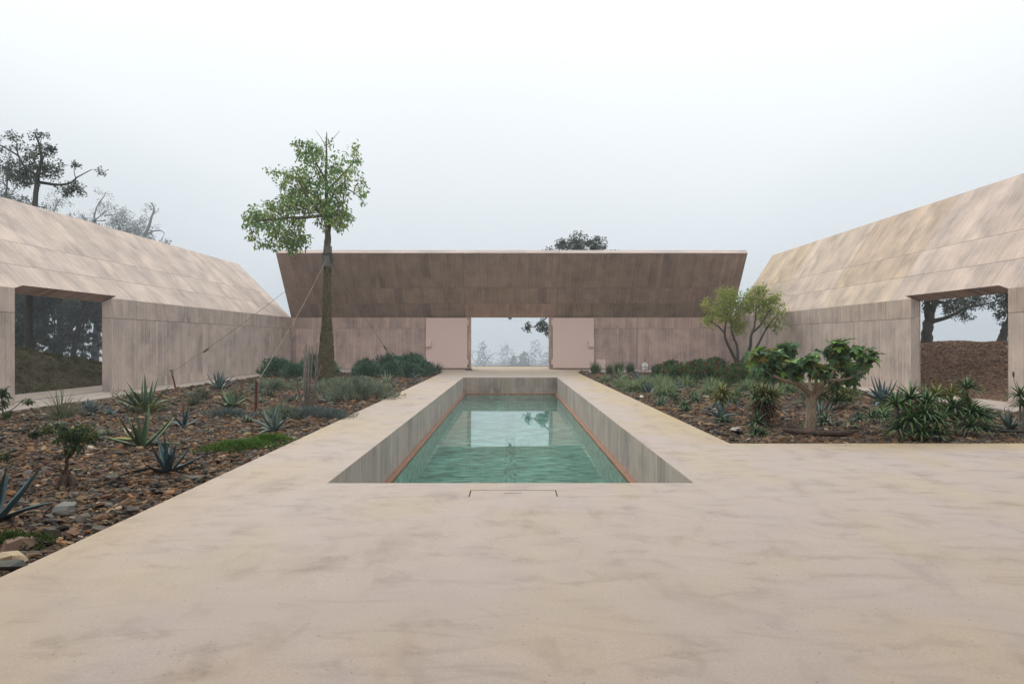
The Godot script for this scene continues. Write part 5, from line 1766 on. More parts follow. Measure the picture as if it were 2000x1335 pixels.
	tree_parts(t, [
		[[D.call(8, 812, 0.0), D.call(6, 795, 0.0), D.call(4, 775, 0.0), D.call(2, 755, 0.0)], 0.018, 0.006],
		[[D.call(7, 808, 0.0), D.call(22, 796, 0.1), D.call(38, 785, 0.1), D.call(52, 771, 0.1), D.call(66, 772, 0.1)], 0.012, 0.004],
		[[D.call(8, 810, 0.0), D.call(20, 800, 0.2), D.call(34, 792, 0.3), D.call(46, 790, 0.3)], 0.01, 0.004],
	], [[D.call(2, 770, 0.0), Vector3(0.14, 0.25, 0.15), 26, 9], [D.call(62, 772, 0.1), Vector3(0.09, 0.03, 0.06), 7, 7], [D.call(40, 793, 0.3), Vector3(0.08, 0.04, 0.08), 7, 7], [D.call(2, 755, 0.0), Vector3(0.1, 0.05, 0.1), 8, 8]], M.bark_brown, M.leaf, dk, 0.085, 0.34, 0.05, 0.9, 0.004, 112, 6)
	t = thing("dry_shrub", "half-dry twiggy shrub with green tips beside the left path", "shrub", Vector3(-8.35, -0.05, -14.9))
	tree_parts(t, [[[Vector3(0, 0, 0), Vector3(0.0, 0.1, 0)], 0.02, 0.016], [[Vector3(0, 0.08, 0), Vector3(0.12, 0.25, 0), Vector3(0.2, 0.42, 0.05)], 0.01, 0.004], [[Vector3(0, 0.08, 0), Vector3(-0.1, 0.25, 0.05), Vector3(-0.24, 0.4, 0)], 0.01, 0.004], [[Vector3(0, 0.08, 0), Vector3(0.02, 0.25, -0.1), Vector3(0.05, 0.45, -0.1)], 0.01, 0.004]], [[Vector3(0.1, 0.36, 0), Vector3(0.2, 0.1, 0.2), 22, 8], [Vector3(-0.2, 0.4, 0), Vector3(0.15, 0.1, 0.15), 12, 5]], M.bark_brown, M.leaf, [Color(0.1, 0.13, 0.045), Color(0.13, 0.1, 0.06), Color(0.09, 0.12, 0.04)], 0.05, 0.4, 0.05, 0.2, 0.004, 113, 6)
	t = thing("dry_shrub", "olive twiggy shrub behind the tall green agave", "shrub", Vector3(-6.9, -0.05, -13.0))
	tree_parts(t, [[[Vector3(0, 0, 0), Vector3(0.0, 0.1, 0)], 0.02, 0.016], [[Vector3(0, 0.08, 0), Vector3(0.12, 0.2, 0), Vector3(0.28, 0.34, 0.05)], 0.01, 0.004], [[Vector3(0, 0.08, 0), Vector3(-0.1, 0.2, 0.05), Vector3(-0.2, 0.3, 0)], 0.01, 0.004]], [[Vector3(0.15, 0.3, 0), Vector3(0.25, 0.08, 0.2), 24, 8], [Vector3(-0.15, 0.26, 0), Vector3(0.15, 0.1, 0.15), 12, 7]], M.bark_brown, M.leaf, [Color(0.11, 0.13, 0.04), Color(0.1, 0.11, 0.04)], 0.05, 0.4, 0.05, 0.2, 0.004, 114, 6)


func fig_leaf(col: Color, rib: Color, seed_: int) -> ArrayMesh:
	# five-lobed leaf, unit length along +Z, drooping a little
	rng.seed = seed_
	var mb := MB.new()
	var outline := [Vector2(0.0, 0.0), Vector2(0.20, -0.06), Vector2(0.42, 0.10), Vector2(0.30, 0.26), Vector2(0.20, 0.30), Vector2(0.40, 0.42), Vector2(0.47, 0.66), Vector2(0.30, 0.62), Vector2(0.15, 0.52), Vector2(0.17, 0.78), Vector2(0.0, 1.0)]
	for s in [-1.0, 1.0]:
		for k in outline.size() - 1:
			var pts := []
			for q in [Vector2(0, 0.33), outline[k], outline[k + 1]]:
				pts.append(Vector3(q.x * s, absf(q.x) * 0.22 - q.y * q.y * 0.28 + 0.03 * sin(q.y * 9.0), q.y))
			var nn: Vector3 = (pts[1] - pts[0]).cross(pts[2] - pts[0]).normalized()
			if nn.y < 0.0:
				nn = -nn
			mb.face(pts, nn, [], col)
	mb.tube([Vector3(0, 0.02, -0.3), Vector3(0, 0.0, 0.0), Vector3(0, -0.05, 0.45), Vector3(0, -0.2, 0.85)], [0.018, 0.016, 0.01, 0.003], 4, rib)
	return mb.mesh()


func build_right_plants() -> void:
	# ---- low fig-like tree in front
	var k := 0.00852
	var t := thing("fig_tree", "low spreading tree with a smooth pale trunk and large lobed leaves in the right bed", "tree", Vector3(5.01, -0.05, -11.36))
	var F := func(x, y, d): return sk(x, y, 1584.0, 842.0, k, d)
	tree_parts(t, [
		[[F.call(1584, 848, 0.0), F.call(1584, 835, 0.0), F.call(1585, 810, 0.0), F.call(1586, 785, 0.0), F.call(1587, 762, 0.0)], 0.09, 0.078],
		[[F.call(1585, 772, 0.0), F.call(1572, 754, 0.05), F.call(1550, 742, 0.1), F.call(1522, 735, 0.2), F.call(1498, 724, 0.25), F.call(1465, 706, 0.3)], 0.062, 0.015],
		[[F.call(1586, 770, 0.0), F.call(1574, 748, -0.1), F.call(1555, 728, -0.2), F.call(1535, 700, -0.3)], 0.05, 0.014],
		[[F.call(1588, 772, 0.0), F.call(1600, 748, 0.08), F.call(1614, 732, 0.15), F.call(1626, 700, 0.2), F.call(1632, 680, 0.2)], 0.055, 0.014],
		[[F.call(1590, 770, 0.0), F.call(1612, 756, -0.1), F.call(1635, 745, -0.15), F.call(1655, 735, -0.2), F.call(1682, 708, -0.25)], 0.052, 0.013],
		[[F.call(1612, 735, 0.15), F.call(1640, 732, 0.3), F.call(1665, 715, 0.4), F.call(1690, 690, 0.4)], 0.028, 0.01],
		[[F.call(1587, 768, 0.0), F.call(1585, 745, 0.2), F.call(1578, 725, 0.3), F.call(1572, 705, 0.35)], 0.035, 0.012],
		[[F.call(1587, 768, 0.0), F.call(1596, 742, -0.25), F.call(1605, 715, -0.4), F.call(1610, 695, -0.45)], 0.035, 0.012],
	], [], M.bark_fig, M.leaf, [Color.WHITE], 0.1, 0.5, 0.1, 0.1, 0.01, 121, 10)

	var kinds := []
	var cols := [Color(0.09, 0.165, 0.075), Color(0.12, 0.205, 0.085), Color(0.075, 0.145, 0.085), Color(0.19, 0.33, 0.07), Color(0.27, 0.22, 0.06), Color(0.17, 0.215, 0.06)]
	for q in cols.size():
		kinds.append(fig_leaf(cols[q], Color(0.2, 0.25, 0.12), 130 + q))
	rng.seed = 122
	var cl := [[1447, 690, 0.3], [1462, 680, 0.3], [1475, 700, 0.3], [1455, 708, 0.3], [1485, 712, 0.25], [1502, 698, 0.2], [1520, 682, -0.2], [1535, 672, -0.3], [1548, 686, -0.3], [1558, 704, 0.0], [1532, 705, 0.1], [1514, 718, 0.2], [1545, 722, 0.15], [1570, 692, 0.3], [1578, 708, 0.35], [1590, 716, 0.3], [1604, 702, -0.4], [1612, 690, -0.4], [1618, 672, 0.2], [1634, 666, 0.2], [1650, 668, 0.3], [1664, 676, 0.4], [1680, 678, 0.4], [1694, 690, 0.4], [1702, 706, 0.0], [1692, 718, -0.2], [1672, 702, -0.2], [1652, 698, 0.1], [1634, 696, 0.2], [1668, 722, 0.3], [1690, 728, -0.2], [1656, 742, -0.2], [1628, 712, 0.15], [1560, 672, -0.3], [1490, 690, 0.2]]
	for c in cl:
		var p: Vector3 = F.call(1580.0 + (c[0] - 1580.0) * (0.82 if c[0] > 1580 else 0.88), c[1] - 2, c[2] + rng.randf_range(-0.1, 0.1))
		var n := rng.randi_range(8, 10)
		for q in n:
			var yaw := TAU * q / n + rng.randf_range(-0.4, 0.4)
			var pitch := rng.randf_range(-1.4, -0.25) if q > 1 else rng.randf_range(-0.4, 0.5)
			var which := rng.randi() % 3 if rng.randf() < 0.68 else rng.randi() % 6
			if q == 0 and rng.randf() < 0.5:
				which = 3
			var o := part("leaf", kinds[which], M.leaf, t)
			var b := Basis(Vector3.UP, yaw) * Basis(Vector3.RIGHT, -pitch) * Basis(Vector3.BACK, rng.randf_range(-0.5, 0.5))
			var s := rng.randf_range(0.15, 0.25)
			o.transform = Transform3D(b.scaled_local(Vector3.ONE * s), p + b.z * 0.03 + Vector3(0, rng.randf_range(-0.07, 0.08), 0))
	# fallen branch at its foot
	var lg := MB.new()
	lg.tube([Vector3(-0.58, 0.06, 0.05), Vector3(-0.35, 0.03, 0.12), Vector3(0.0, 0.02, 0.16), Vector3(0.35, 0.02, 0.14), Vector3(0.62, 0.05, 0.06)], [0.035, 0.05, 0.05, 0.045, 0.02], 9, Color.WHITE, 2.0, 0.1)
	lg.tube([Vector3(-0.1, 0.03, 0.13), Vector3(-0.28, 0.07, -0.02), Vector3(-0.45, 0.1, -0.1)], [0.03, 0.025, 0.015], 7, Color.WHITE, 2.0, 0.1)
	var lo := part("fallen_branch", lg.mesh(), M.bark_brown, self)
	lo.position = Vector3(5.02, 0.0, -11.1)
	tag(lo, "forked grey-brown branch lying at the foot of the low spreading tree", "branch")

	# ---- feathery tree at the back
	k = 0.02175
	t = thing("feathery_tree", "yellow-green feathery tree with four crooked stems in the back right corner", "tree", Vector3(9.65, -0.05, -29.0))
	var G := func(x, y, d): return sk(x, y, 1440.0, 735.0, k, d)
	tree_parts(t, [
		[[G.call(1442, 740, 0.0), G.call(1443, 722, 0.0), G.call(1443, 706, 0.0)], 0.15, 0.11],
		[[G.call(1443, 710, 0.0), G.call(1432, 690, 0.1), G.call(1420, 670, 0.2), G.call(1414, 650, 0.2), G.call(1416, 630, 0.2), G.call(1420, 612, 0.1), G.call(1425, 590, 0.1)], 0.085, 0.02],
		[[G.call(1413, 648, 0.2), G.call(1402, 637, 0.3), G.call(1390, 629, 0.4), G.call(1376, 622, 0.4)], 0.04, 0.015],
		[[G.call(1443, 708, 0.0), G.call(1444, 675, -0.2), G.call(1438, 655, -0.3), G.call(1434, 638, -0.3), G.call(1432, 615, -0.3)], 0.07, 0.02],
		[[G.call(1444, 712, 0.0), G.call(1460, 680, 0.3), G.call(1462, 655, 0.4), G.call(1467, 640, 0.4), G.call(1472, 620, 0.3), G.call(1474, 590, 0.3)], 0.09, 0.02],
		[[G.call(1466, 646, 0.4), G.call(1478, 632, 0.5), G.call(1488, 615, 0.6), G.call(1500, 598, 0.6)], 0.05, 0.015],
		[[G.call(1446, 715, 0.0), G.call(1476, 685, -0.2), G.call(1492, 660, -0.3), G.call(1506, 635, -0.3), G.call(1526, 610, -0.3)], 0.08, 0.02],
	], [
		[G.call(1418, 578, 0.1), Vector3(0.59, 0.49, 0.7), 69, 15], [G.call(1376, 592, 0.3), Vector3(0.28, 0.22, 0.3), 11, 12], [G.call(1384, 624, 0.4), Vector3(0.38, 0.22, 0.4), 20, 14], [G.call(1405, 610, 0.2), Vector3(0.54, 0.43, 0.6), 49, 15],
		[G.call(1438, 608, -0.2), Vector3(0.49, 0.54, 0.6), 49, 15], [G.call(1470, 586, 0.3), Vector3(0.65, 0.59, 0.7), 81, 15], [G.call(1497, 590, 0.5), Vector3(0.54, 0.49, 0.6), 54, 15], [G.call(1480, 566, 0.3), Vector3(0.38, 0.27, 0.4), 22, 14],
		[G.call(1510, 618, -0.2), Vector3(0.54, 0.49, 0.6), 45, 14], [G.call(1532, 606, -0.3), Vector3(0.28, 0.24, 0.3), 11, 12], [G.call(1528, 636, -0.3), Vector3(0.38, 0.32, 0.3), 15, 9], [G.call(1450, 640, 0.0), Vector3(0.49, 0.32, 0.5), 29, 12], [G.call(1445, 590, 0.2), Vector3(0.32, 0.32, 0.4), 15, 12],
	], M.bark_dark, M.leaf, [Color(0.26, 0.33, 0.065), Color(0.31, 0.36, 0.085), Color(0.19, 0.26, 0.055), Color(0.38, 0.38, 0.11)], 0.14, 0.26, 0.15, 0.0, 0.009, 125, 8)

	# ---- agaves of the right bed
	var ag := [
		["blue-grey agave with broad leaves at the near corner of the right bed", 4.23, -13.7, "blue", 0.42, 16, 31, 0.05],
		["small blue agave just left of the pale trunk", 5.25, -14.2, "blue", 0.34, 13, 32, 0.0],
		["blue agave behind the pale trunk, showing on its left", 6.95, -18.3, "blue", 0.52, 15, 33, 0.0],
		["blue agave just right of the pale trunk with one long leaf to the right", 6.28, -13.7, "grey", 0.42, 14, 34, 0.15],
		["large blue-grey agave by the right wall path left of the opening", 9.2, -16.8, "blue", 0.72, 20, 35, -0.1],
		["pale green agave at the back of the right bed near the right gate leaf", 4.5, -28.0, "pale", 0.52, 15, 36, -0.2],
		["small blue agave right of the pale one near the lantern", 5.1, -27.4, "blue", 0.42, 15, 37, -0.05],
		["dark blue agave among the sedge mounds", 4.06, -20.0, "dark", 0.40, 15, 38, -0.1],
		["small dark blue agave right of the sedge mounds", 5.2, -21.2, "dark", 0.38, 13, 39, -0.1],
		["blue-grey agave cut by the right edge of the picture", 8.75, -11.9, "grey", 0.42, 14, 40, -0.1],
	]
	for a in ag:
		agave(a[0], Vector3(a[1], -0.04, a[2]), a[3], a[4], a[5], a[6] * 31, a[7])

	# ---- aloes
	var g1 := Color(0.06, 0.125, 0.045)
	var g2 := Color(0.10, 0.185, 0.06)
	var y1 := Color(0.13, 0.17, 0.045)
	var y2 := Color(0.26, 0.24, 0.07)
	var r1 := rosette_mesh(42, 0.38, 0.034, g1, g2, 201, 1.3)
	var r2 := rosette_mesh(38, 0.34, 0.032, Color(0.045, 0.09, 0.05), g2, 202, 1.4)
	var r3 := rosette_mesh(44, 0.36, 0.032, y1, y2, 203, 1.4)
	var r4 := rosette_mesh(22, 0.24, 0.032, Color(0.06, 0.115, 0.065), Color(0.12, 0.19, 0.11), 204, 1.0)
	var skirt := tuft_mesh(190, 0.36, 0.022, Color(0.085, 0.055, 0.032), 205, 2.6, 1.6, 0.05)
	# [label, x, z, [[rx, ry, rz, mesh, scale, stem?]...], skirts]
	var R := [r1, r2, r3, r4]
	rng.seed = 210
	var bushes := [
		["yellow-green aloe on a shaggy stem left of the big skirted aloe", 4.5, -14.4, [[0.0, 0.42, 0.0, 2, 1.0], [-0.12, 0.28, 0.1, 2, 0.8]], [[0.0, 0.36, 0.0, 0.8]]],
		["big aloe with a dark skirt of dead leaves and two orange tipped leaves", 4.67, -12.6, [[0.0, 0.56, 0.0, 2, 0.95], [-0.14, 0.48, 0.05, 0, 0.9], [0.16, 0.52, 0.04, 2, 0.9], [0.02, 0.46, 0.14, 0, 0.8]], [[0.0, 0.46, 0.05, 1.0], [0.08, 0.32, 0.08, 1.0], [-0.06, 0.28, 0.08, 0.95]]],
		["yellowing aloe thicket behind the pale trunk on its right", 6.9, -15.3, [[0.0, 0.30, 0.0, 1, 1.0], [0.35, 0.42, 0.0, 2, 1.05], [0.6, 0.36, 0.1, 2, 0.9], [0.15, 0.5, -0.2, 2, 0.9], [-0.25, 0.22, 0.1, 0, 0.9], [0.45, 0.2, 0.2, 0, 0.9], [0.75, 0.2, 0.0, 2, 0.8], [0.62, 0.55, -0.2, 2, 0.8]], [[0.5, 0.3, 0.0, 0.9], [0.15, 0.36, 0.0, 0.8]]],
		["largest dark green aloe bush in the front of the right bed", 6.31, -10.75, [[-0.22, 0.52, 0.0, 0, 1.0], [0.05, 0.62, -0.05, 0, 1.05], [0.28, 0.55, 0.0, 0, 1.0], [0.12, 0.4, 0.2, 1, 1.0], [-0.12, 0.3, 0.2, 0, 0.95], [0.3, 0.28, 0.22, 1, 1.0], [0.0, 0.12, 0.3, 1, 1.0], [-0.26, 0.16, 0.15, 1, 0.9], [0.26, 0.1, 0.3, 1, 1.0], [-0.05, 0.5, -0.25, 2, 0.9]], [[0.0, 0.36, 0.0, 0.8], [0.2, 0.36, 0.0, 0.8]]],
		["tall green aloe bush before the right opening, with a single rosette standing highest", 7.45, -11.3, [[-0.3, 0.6, -0.1, 2, 1.0], [-0.05, 0.62, -0.1, 2, 0.95], [0.2, 0.74, -0.1, 1, 1.0], [-0.15, 0.42, 0.1, 1, 1.1], [0.1, 0.36, 0.15, 0, 1.0], [0.3, 0.3, 0.1, 1, 1.0], [-0.3, 0.3, 0.1, 0, 1.0], [0.0, 0.14, 0.3, 1, 0.95], [0.24, 0.1, 0.3, 1, 0.8]], [[0.2, 0.56, -0.1, 0.7], [-0.1, 0.4, 0.0, 0.8]]],
		["low dark aloe at the right end of the bed beside the wall path", 8.3, -12.2, [[0.0, 0.2, 0.0, 1, 1.0], [0.2, 0.16, 0.1, 1, 0.9], [-0.2, 0.14, 0.05, 1, 0.9]], []],
		["aloe with bare grey stems at the right edge, under a dry flower stalk", 8.55, -11.4, [[0.0, 0.62, 0.0, 1, 0.9], [0.18, 0.5, 0.0, 1, 0.9], [-0.02, 0.46, 0.1, 1, 0.8], [0.1, 0.2, 0.15, 3, 1.0]], []],
		["small fresh aloe below the blue-grey agave at the near corner", 3.93, -12.65, [[0.0, 0.04, 0.0, 3, 1.0], [0.1, 0.04, 0.05, 3, 0.7]], []],
		["small fresh aloe at the foot of the skirted aloe", 4.42, -12.2, [[0.0, 0.08, 0.0, 3, 1.15]], []],
		["low dark aloe offset in front of the skirted aloe, near the pavement", 4.02, -11.15, [[0.0, 0.02, 0.0, 1, 0.75], [0.12, 0.02, 0.05, 1, 0.6]], []],
		["small aloe at the right foot of the pale trunk", 5.8, -12.5, [[0.0, 0.05, 0.0, 3, 1.0], [-0.1, 0.05, 0.0, 3, 0.8]], []],
		["small dark aloe left of the largest aloe bush", 6.85, -12.9, [[0.0, 0.08, 0.0, 3, 1.2], [-0.28, 0.06, 0.1, 3, 0.9], [0.15, 0.1, 0.1, 1, 0.9]], []],
		["small aloe between the sedge mounds and the pool path", 3.54, -16.1, [[0.0, 0.03, 0.0, 3, 1.0], [0.1, 0.06, -0.2, 3, 1.0]], []],
		["small aloe right of the one nearest the pool path", 4.2, -17.3, [[0.0, 0.05, 0.0, 3, 1.15]], []],
		["spindly little aloe standing alone on the slate in the middle of the right bed", 3.78, -14.7, [[0.0, 0.14, 0.0, 1, 0.7], [0.03, 0.05, 0.03, 3, 0.7]], []],
		["small light aloe in the gap left of the yellow-green aloe", 4.65, -17.0, [[0.0, 0.05, 0.0, 3, 1.1]], []],
		["small aloe left of the small blue agave by the pale trunk", 5.35, -16.2, [[0.0, 0.06, 0.0, 3, 1.1]], []],
	]
	for b in bushes:
		var a := thing("aloe", b[0], "aloe", Vector3(b[1], -0.04, b[2]), 0.0, "aloes in the right bed")
		for q in b[3]:
			var o := part("rosette", R[q[3]], M.leaf_thick, a)
			o.transform = Transform3D(Basis(Vector3.UP, rng.randf() * TAU).scaled_local(Vector3.ONE * q[4]), Vector3(q[0], q[1], q[2]))
			if q[1] > 0.15:
				var sm := MB.new()
				sm.tube([Vector3(q[0] * 0.5, 0, q[2] * 0.5), Vector3(q[0] * 0.9, q[1] * 0.55, q[2] * 0.9), Vector3(q[0], q[1], q[2])], [0.025, 0.02, 0.018], 6, Color.WHITE, 2.0)
				part("stem", sm.mesh(), M.bark_grey, a)
		for q in b[4]:
			var o := part("dead_leaves", skirt, M.leaf_dry, a)
			o.transform = Transform3D(Basis(Vector3.UP, rng.randf() * TAU).scaled_local(Vector3.ONE * q[3]), Vector3(q[0], q[1], q[2]))
	var big := get_node("aloe_001")
	var ob := MB.new()
	ob.blade(Vector3(-0.03, 0.55, 0.1), Vector3(-0.6, 1, 0.1), Vector3(-0.2, -0.1, 0), 0.24, 0.03, Color(0.22, 0.2, 0.06), 4, 0.3, Color(0.42, 0.13, 0.05))
	ob.blade(Vector3(0.02, 0.55, 0.1), Vector3(0.25, 1, 0.1), Vector3(0.0, -0.1, 0), 0.25, 0.035, Color(0.22, 0.2, 0.06), 4, 0.3, Color(0.42, 0.15, 0.05))
	part("orange_leaves", ob.mesh(), M.leaf_thick, big)
	# dry flower stalk beside the right jamb
	var fs := MB.new()
	fs.tube([Vector3(0.05, 0.6, 0), Vector3(-0.04, 0.72, 0), Vector3(-0.1, 0.86, 0), Vector3(-0.115, 0.98, 0)], [0.006, 0.005, 0.005, 0.004], 5)
	fs.tube([Vector3(-0.11, 0.93, 0), Vector3(-0.115, 0.98, 0), Vector3(-0.115, 1.03, 0)], [0.008, 0.02, 0.012], 6)
	part("flower_stalk", fs.mesh(), M.rope_dark, get_node("aloe_006"))

	# ---- small green rosettes between the bigger plants
	var lr := thing("low_rosette", "small green rosette at the pool path beside the smallest sedge mound", "succulent", Vector3(3.75, -0.05, -26.6), 0.0, "small green rosettes scattered on the right bed")
	part("leaves", tuft_mesh(70, 0.26, 0.03, Color(0.10, 0.175, 0.07), 226, 1.25, 1.1, 0.08), M.leaf_thick, lr)
	var lrs := [[4.1, -24.6, 1.1, "small green rosette between two sedge mounds left of the pale agave"], [5.2, -25.6, 1.3, "small green rosette before the red-flowered shrubs on their left"], [5.9, -27.6, 1.3, "small green rosette under the lantern"], [4.9, -18.2, 1.1, "small green rosette right of the sedge mound in front"], [5.6, -17.6, 1.2, "small green rosette between the yellow-green aloe and the sedge"], [6.2, -18.6, 1.2, "small green rosette behind the skirted aloe, farther left"], [3.9, -15.4, 0.8, "small green rosette near the pool path behind the spindly aloe"], [5.5, -15.0, 0.9, "small green rosette right of the yellow-green aloe"], [6.0, -12.0, 0.8, "small green rosette between the pale trunk and the largest aloe bush"], [7.8, -14.2, 1.2, "small green rosette behind the largest aloe bush"], [8.6, -15.2, 1.2, "small green rosette in front of the large blue-grey agave"], [9.4, -18.6, 1.3, "small green rosette behind the large blue-grey agave"], [8.1, -17.6, 1.2, "small green rosette right of the yellowing aloe thicket"], [5.2, -11.9, 0.7, "small green rosette just right of the pale trunk's foot"], [7.6, -19.2, 1.3, "small green rosette behind the pale trunk, among the sedge"]]
	for q in lrs.size():
		copy_of(lr, Vector3(lrs[q][0], -0.05, lrs[q][1]), q * 2.3, lrs[q][2], lrs[q][3])

	# ---- sedge mounds
	var sd := thing("sedge_mound", "grey-green sedge mound nearest the pool path, left of the dark blue agave", "grass tuft", Vector3(3.75, -0.05, -20.6), 0.0, "sedge mounds in the right bed")
	part("blades", tuft_mesh(420, 0.56, 0.026, Color(0.17, 0.225, 0.12), 221, 1.35, 2.4, 0.12), M.leaf, sd)
	var sq := [[3.85, -23.6, 0.9, "sedge mound behind the first one, below the pale green agave"], [3.55, -25.6, 0.7, "smallest sedge mound, beside the pool path near the pale agave"], [4.3, -18.9, 1.0, "sedge mound in front of the dark blue agave"], [4.75, -20.6, 1.0, "sedge mound right of the dark blue agave"], [5.05, -22.6, 1.0, "sedge mound at the foot of the red-flowered shrubs, left one"], [5.75, -22.4, 1.0, "sedge mound at the foot of the red-flowered shrubs, right one"], [4.45, -22.4, 0.95, "sedge mound behind the dark blue agave"], [6.2, -20.6, 0.95, "sedge mound farthest right, left of the aloes"], [5.6, -19.2, 0.8, "sedge mound between the small dark blue agave and the aloes"], [6.6, -22.3, 0.95, "sedge mound under the right end of the red-flowered shrubs"], [5.3, -24.2, 0.9, "sedge mound left of the red-flowered shrubs, in front of the lantern"], [7.3, -21.0, 1.0, "sedge mound behind the skirted aloe on its right"], [3.7, -22.2, 0.8, "sedge mound at the pool path left of the dark blue agave"], [8.2, -20.2, 1.0, "sedge mound seen behind the pale trunk"]]
	for q in sq.size():
		copy_of(sd, Vector3(sq[q][0], -0.05, sq[q][1]), q * 1.9, sq[q][2], sq[q][3])
	# ---- upright grasses against the back wall
	var ug := thing("upright_grass", "upright green grass tuft at the foot of the right gate leaf", "grass tuft", Vector3(3.98, -0.05, -31.6), 0.0, "upright grasses by the gate wall")
	part("blades", tuft_mesh(300, 0.66, 0.014, Color(0.10, 0.15, 0.08), 231, 0.4, 0.25, 0.2), M.leaf, ug)
	var uq := [[4.6, -31.3, 0.85, "second upright grass tuft from the right gate leaf"], [5.15, -32.2, 1.0, "third upright grass tuft from the right gate leaf"], [5.75, -32.6, 0.95, "upright grass tuft left of the lantern"], [6.9, -32.4, 0.8, "sparse upright grass tuft right of the lantern"]]
	for q in uq.size():
		copy_of(ug, Vector3(uq[q][0], -0.05, uq[q][1]), q * 2.1, uq[q][2], uq[q][3])
	# ---- red-flowered shrubs
	var rc := [Color(0.075, 0.13, 0.045), Color(0.11, 0.16, 0.055), Color(0.05, 0.09, 0.04)]
	var rs := thing("flowering_shrub", "leafy shrub with red flowers, nearest the lantern", "shrub", Vector3(6.35, -0.05, -26.8), 0.0, "red-flowered shrubs at the back of the right bed")
	part("foliage", mound_mesh(0.72, 0.62, 0.6, 330, 10, 0.09, 0.5, rc, 241), M.leaf, rs)
	rng.seed = 242
	var fl := MB.new()
	for q in 16:
		var a := rng.randf() * TAU
		var e := sqrt(rng.randf()) * 0.85
		var p := Vector3(cos(a) * 0.72 * e, 0.62 * sqrt(1.0 - e * e) + rng.randf_range(0.0, 0.2), sin(a) * 0.6 * e)
		fl.tube([p - Vector3(0, 0.2, 0), p], [0.006, 0.005], 4, Color(0.06, 0.08, 0.03))
		for w in 9:
			add_leaf(fl, p, (rv() + Vector3(0, 0.6, 0)).normalized(), rng.randf_range(0.04, 0.075), 0.04, tint(Color(0.36, 0.025, 0.02), 0.3))
	part("flowers", fl.mesh(), M.petal, rs)
	var rq := [[7.25, -26.4, 1.05, "red-flowered shrub second from the lantern"], [8.1, -27.2, 1.1, "red-flowered shrub third from the lantern, with most flowers showing"], [7.0, -24.4, 0.9, "red-flowered shrub in front of the second one"], [8.3, -24.8, 0.95, "red-flowered shrub in front, below the feathery tree"], [9.2, -26.0, 1.0, "red-flowered shrub at the foot of the feathery tree"], [9.3, -23.4, 0.85, "red-flowered shrub farthest right, seen under the lobed leaves"], [6.2, -25.2, 0.85, "red-flowered shrub at the left front of the group"], [7.7, -23.0, 0.8, "low red-flowered shrub in front behind the skirted aloe"]]
	for q in rq.size():
		copy_of(rs, Vector3(rq[q][0], -0.05, rq[q][1]), 0.8 + q * 1.3, rq[q][2], rq[q][3])
	var bs := thing("grey_shrub", "dark grey-leaved shrub against the gate wall left of the feathery tree's stems", "shrub", Vector3(9.6, -0.05, -31.8))
	part("foliage", mound_mesh(0.7, 0.6, 0.6, 200, 10, 0.12, 0.3, [Color(0.07, 0.085, 0.075), Color(0.05, 0.06, 0.055)], 251), M.leaf, bs)


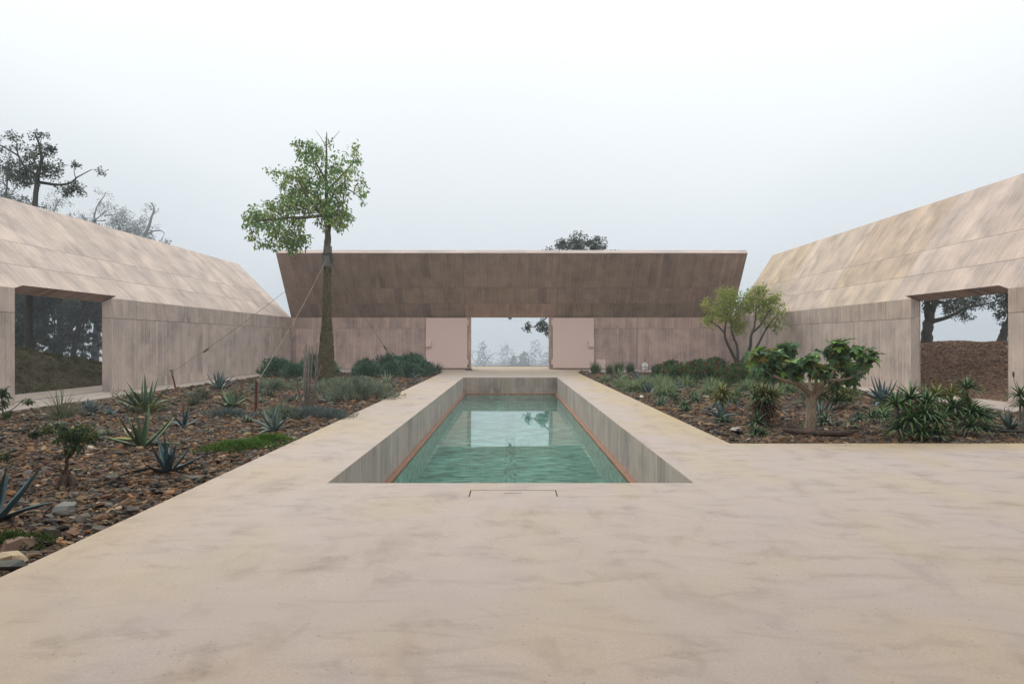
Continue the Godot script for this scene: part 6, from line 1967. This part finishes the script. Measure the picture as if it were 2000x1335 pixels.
func build_small_things() -> void:
	# lantern on the gravel
	var l := thing("lantern", "white globe garden lantern in a black wire cage by the gate wall", "lantern", Vector3(6.25, -0.04, -31.6))
	var g := MB.new()
	var pts := []
	var rad := []
	for k in 9:
		var a := -PI / 2 + PI * k / 8.0
		pts.append(Vector3(0, 0.38 + sin(a) * 0.19, 0))
		rad.append(maxf(cos(a) * 0.165, 0.004))
	g.tube(pts, rad, 16)
	part("globe", g.mesh(), M.lamp_white, l)
	var c := MB.new()
	for k in 4:
		var a := TAU * k / 4.0 + 0.05
		var d := Vector3(cos(a), 0, sin(a))
		c.tube([d * 0.13, d * 0.178 + Vector3(0, 0.25, 0), d * 0.18 + Vector3(0, 0.40, 0), d * 0.1 + Vector3(0, 0.565, 0)], [0.009, 0.009, 0.009, 0.009], 5)
	var hoop := []
	var hr := []
	for k in 17:
		hoop.append(Vector3(cos(TAU * k / 16.0) * 0.186, 0.36, sin(TAU * k / 16.0) * 0.186))
		hr.append(0.01)
	c.tube(hoop, hr, 5)
	part("wire_cage", c.mesh(), M.black_metal, l)
	c = MB.new()
	c.tube([Vector3(0.01, 0.56, 0), Vector3(0.0, 0.68, 0), Vector3(0.015, 0.78, 0)], [0.014, 0.016, 0.008], 6)
	part("handle", c.mesh(), M.cane, l)
	# single bigger stones that stand out
	var big := [["large pale tan stone in the near left corner of the left bed", Vector3(-3.45, -0.03, -4.72), 0.21, Color(0.36, 0.28, 0.18), 0.85], ["large reddish stone beside the dark moss patch", Vector3(-3.62, -0.02, -5.02), 0.24, Color(0.17, 0.11, 0.08), 0.9], ["flat grey slate plate in the near left bed", Vector3(-4.0, -0.03, -6.15), 0.34, Color(0.13, 0.13, 0.12), 0.5], ["long dark slate splinter along the pavement edge in the near left corner", Vector3(-3.36, -0.02, -4.55), 0.28, Color(0.06, 0.06, 0.055), 0.4], ["white stone lying beside the sedge mounds", Vector3(3.52, -0.01, -18.2), 0.16, Color(0.6, 0.57, 0.5), 0.8], ["whitish stone in front of the aloes near the pavement", Vector3(3.85, -0.02, -11.6), 0.24, Color(0.36, 0.34, 0.3), 0.6]]
	for q in big.size():
		var m: StandardMaterial3D = mat("big_stone_%d" % q, big[q][3].r, big[q][3].g, big[q][3].b, 0.85)
		var o := part("stone", rock_mesh(700 + q), m, self)
		tag(o, big[q][0], "stone", "stones that stand out on the beds")
		o.transform = Transform3D(Basis(Vector3.UP, q * 1.1).scaled_local(Vector3(big[q][2] * 1.2, big[q][2] * big[q][4], big[q][2])), big[q][1] + Vector3(0, 0.03, 0))
	# dark hose at the right edge of the bed
	var h := MB.new()
	h.tube([Vector3(0, 0, 0), Vector3(0.25, 0.0, 0.25), Vector3(0.6, 0.0, 0.42), Vector3(1.0, 0.0, 0.45)], [0.022, 0.022, 0.022, 0.022], 8)
	var ho := part("hose", h.mesh(), M.black_metal, self)
	ho.position = Vector3(8.05, 0.0, -11.6)
	tag(ho, "dark hose lying on the slate at the right edge of the picture", "hose")
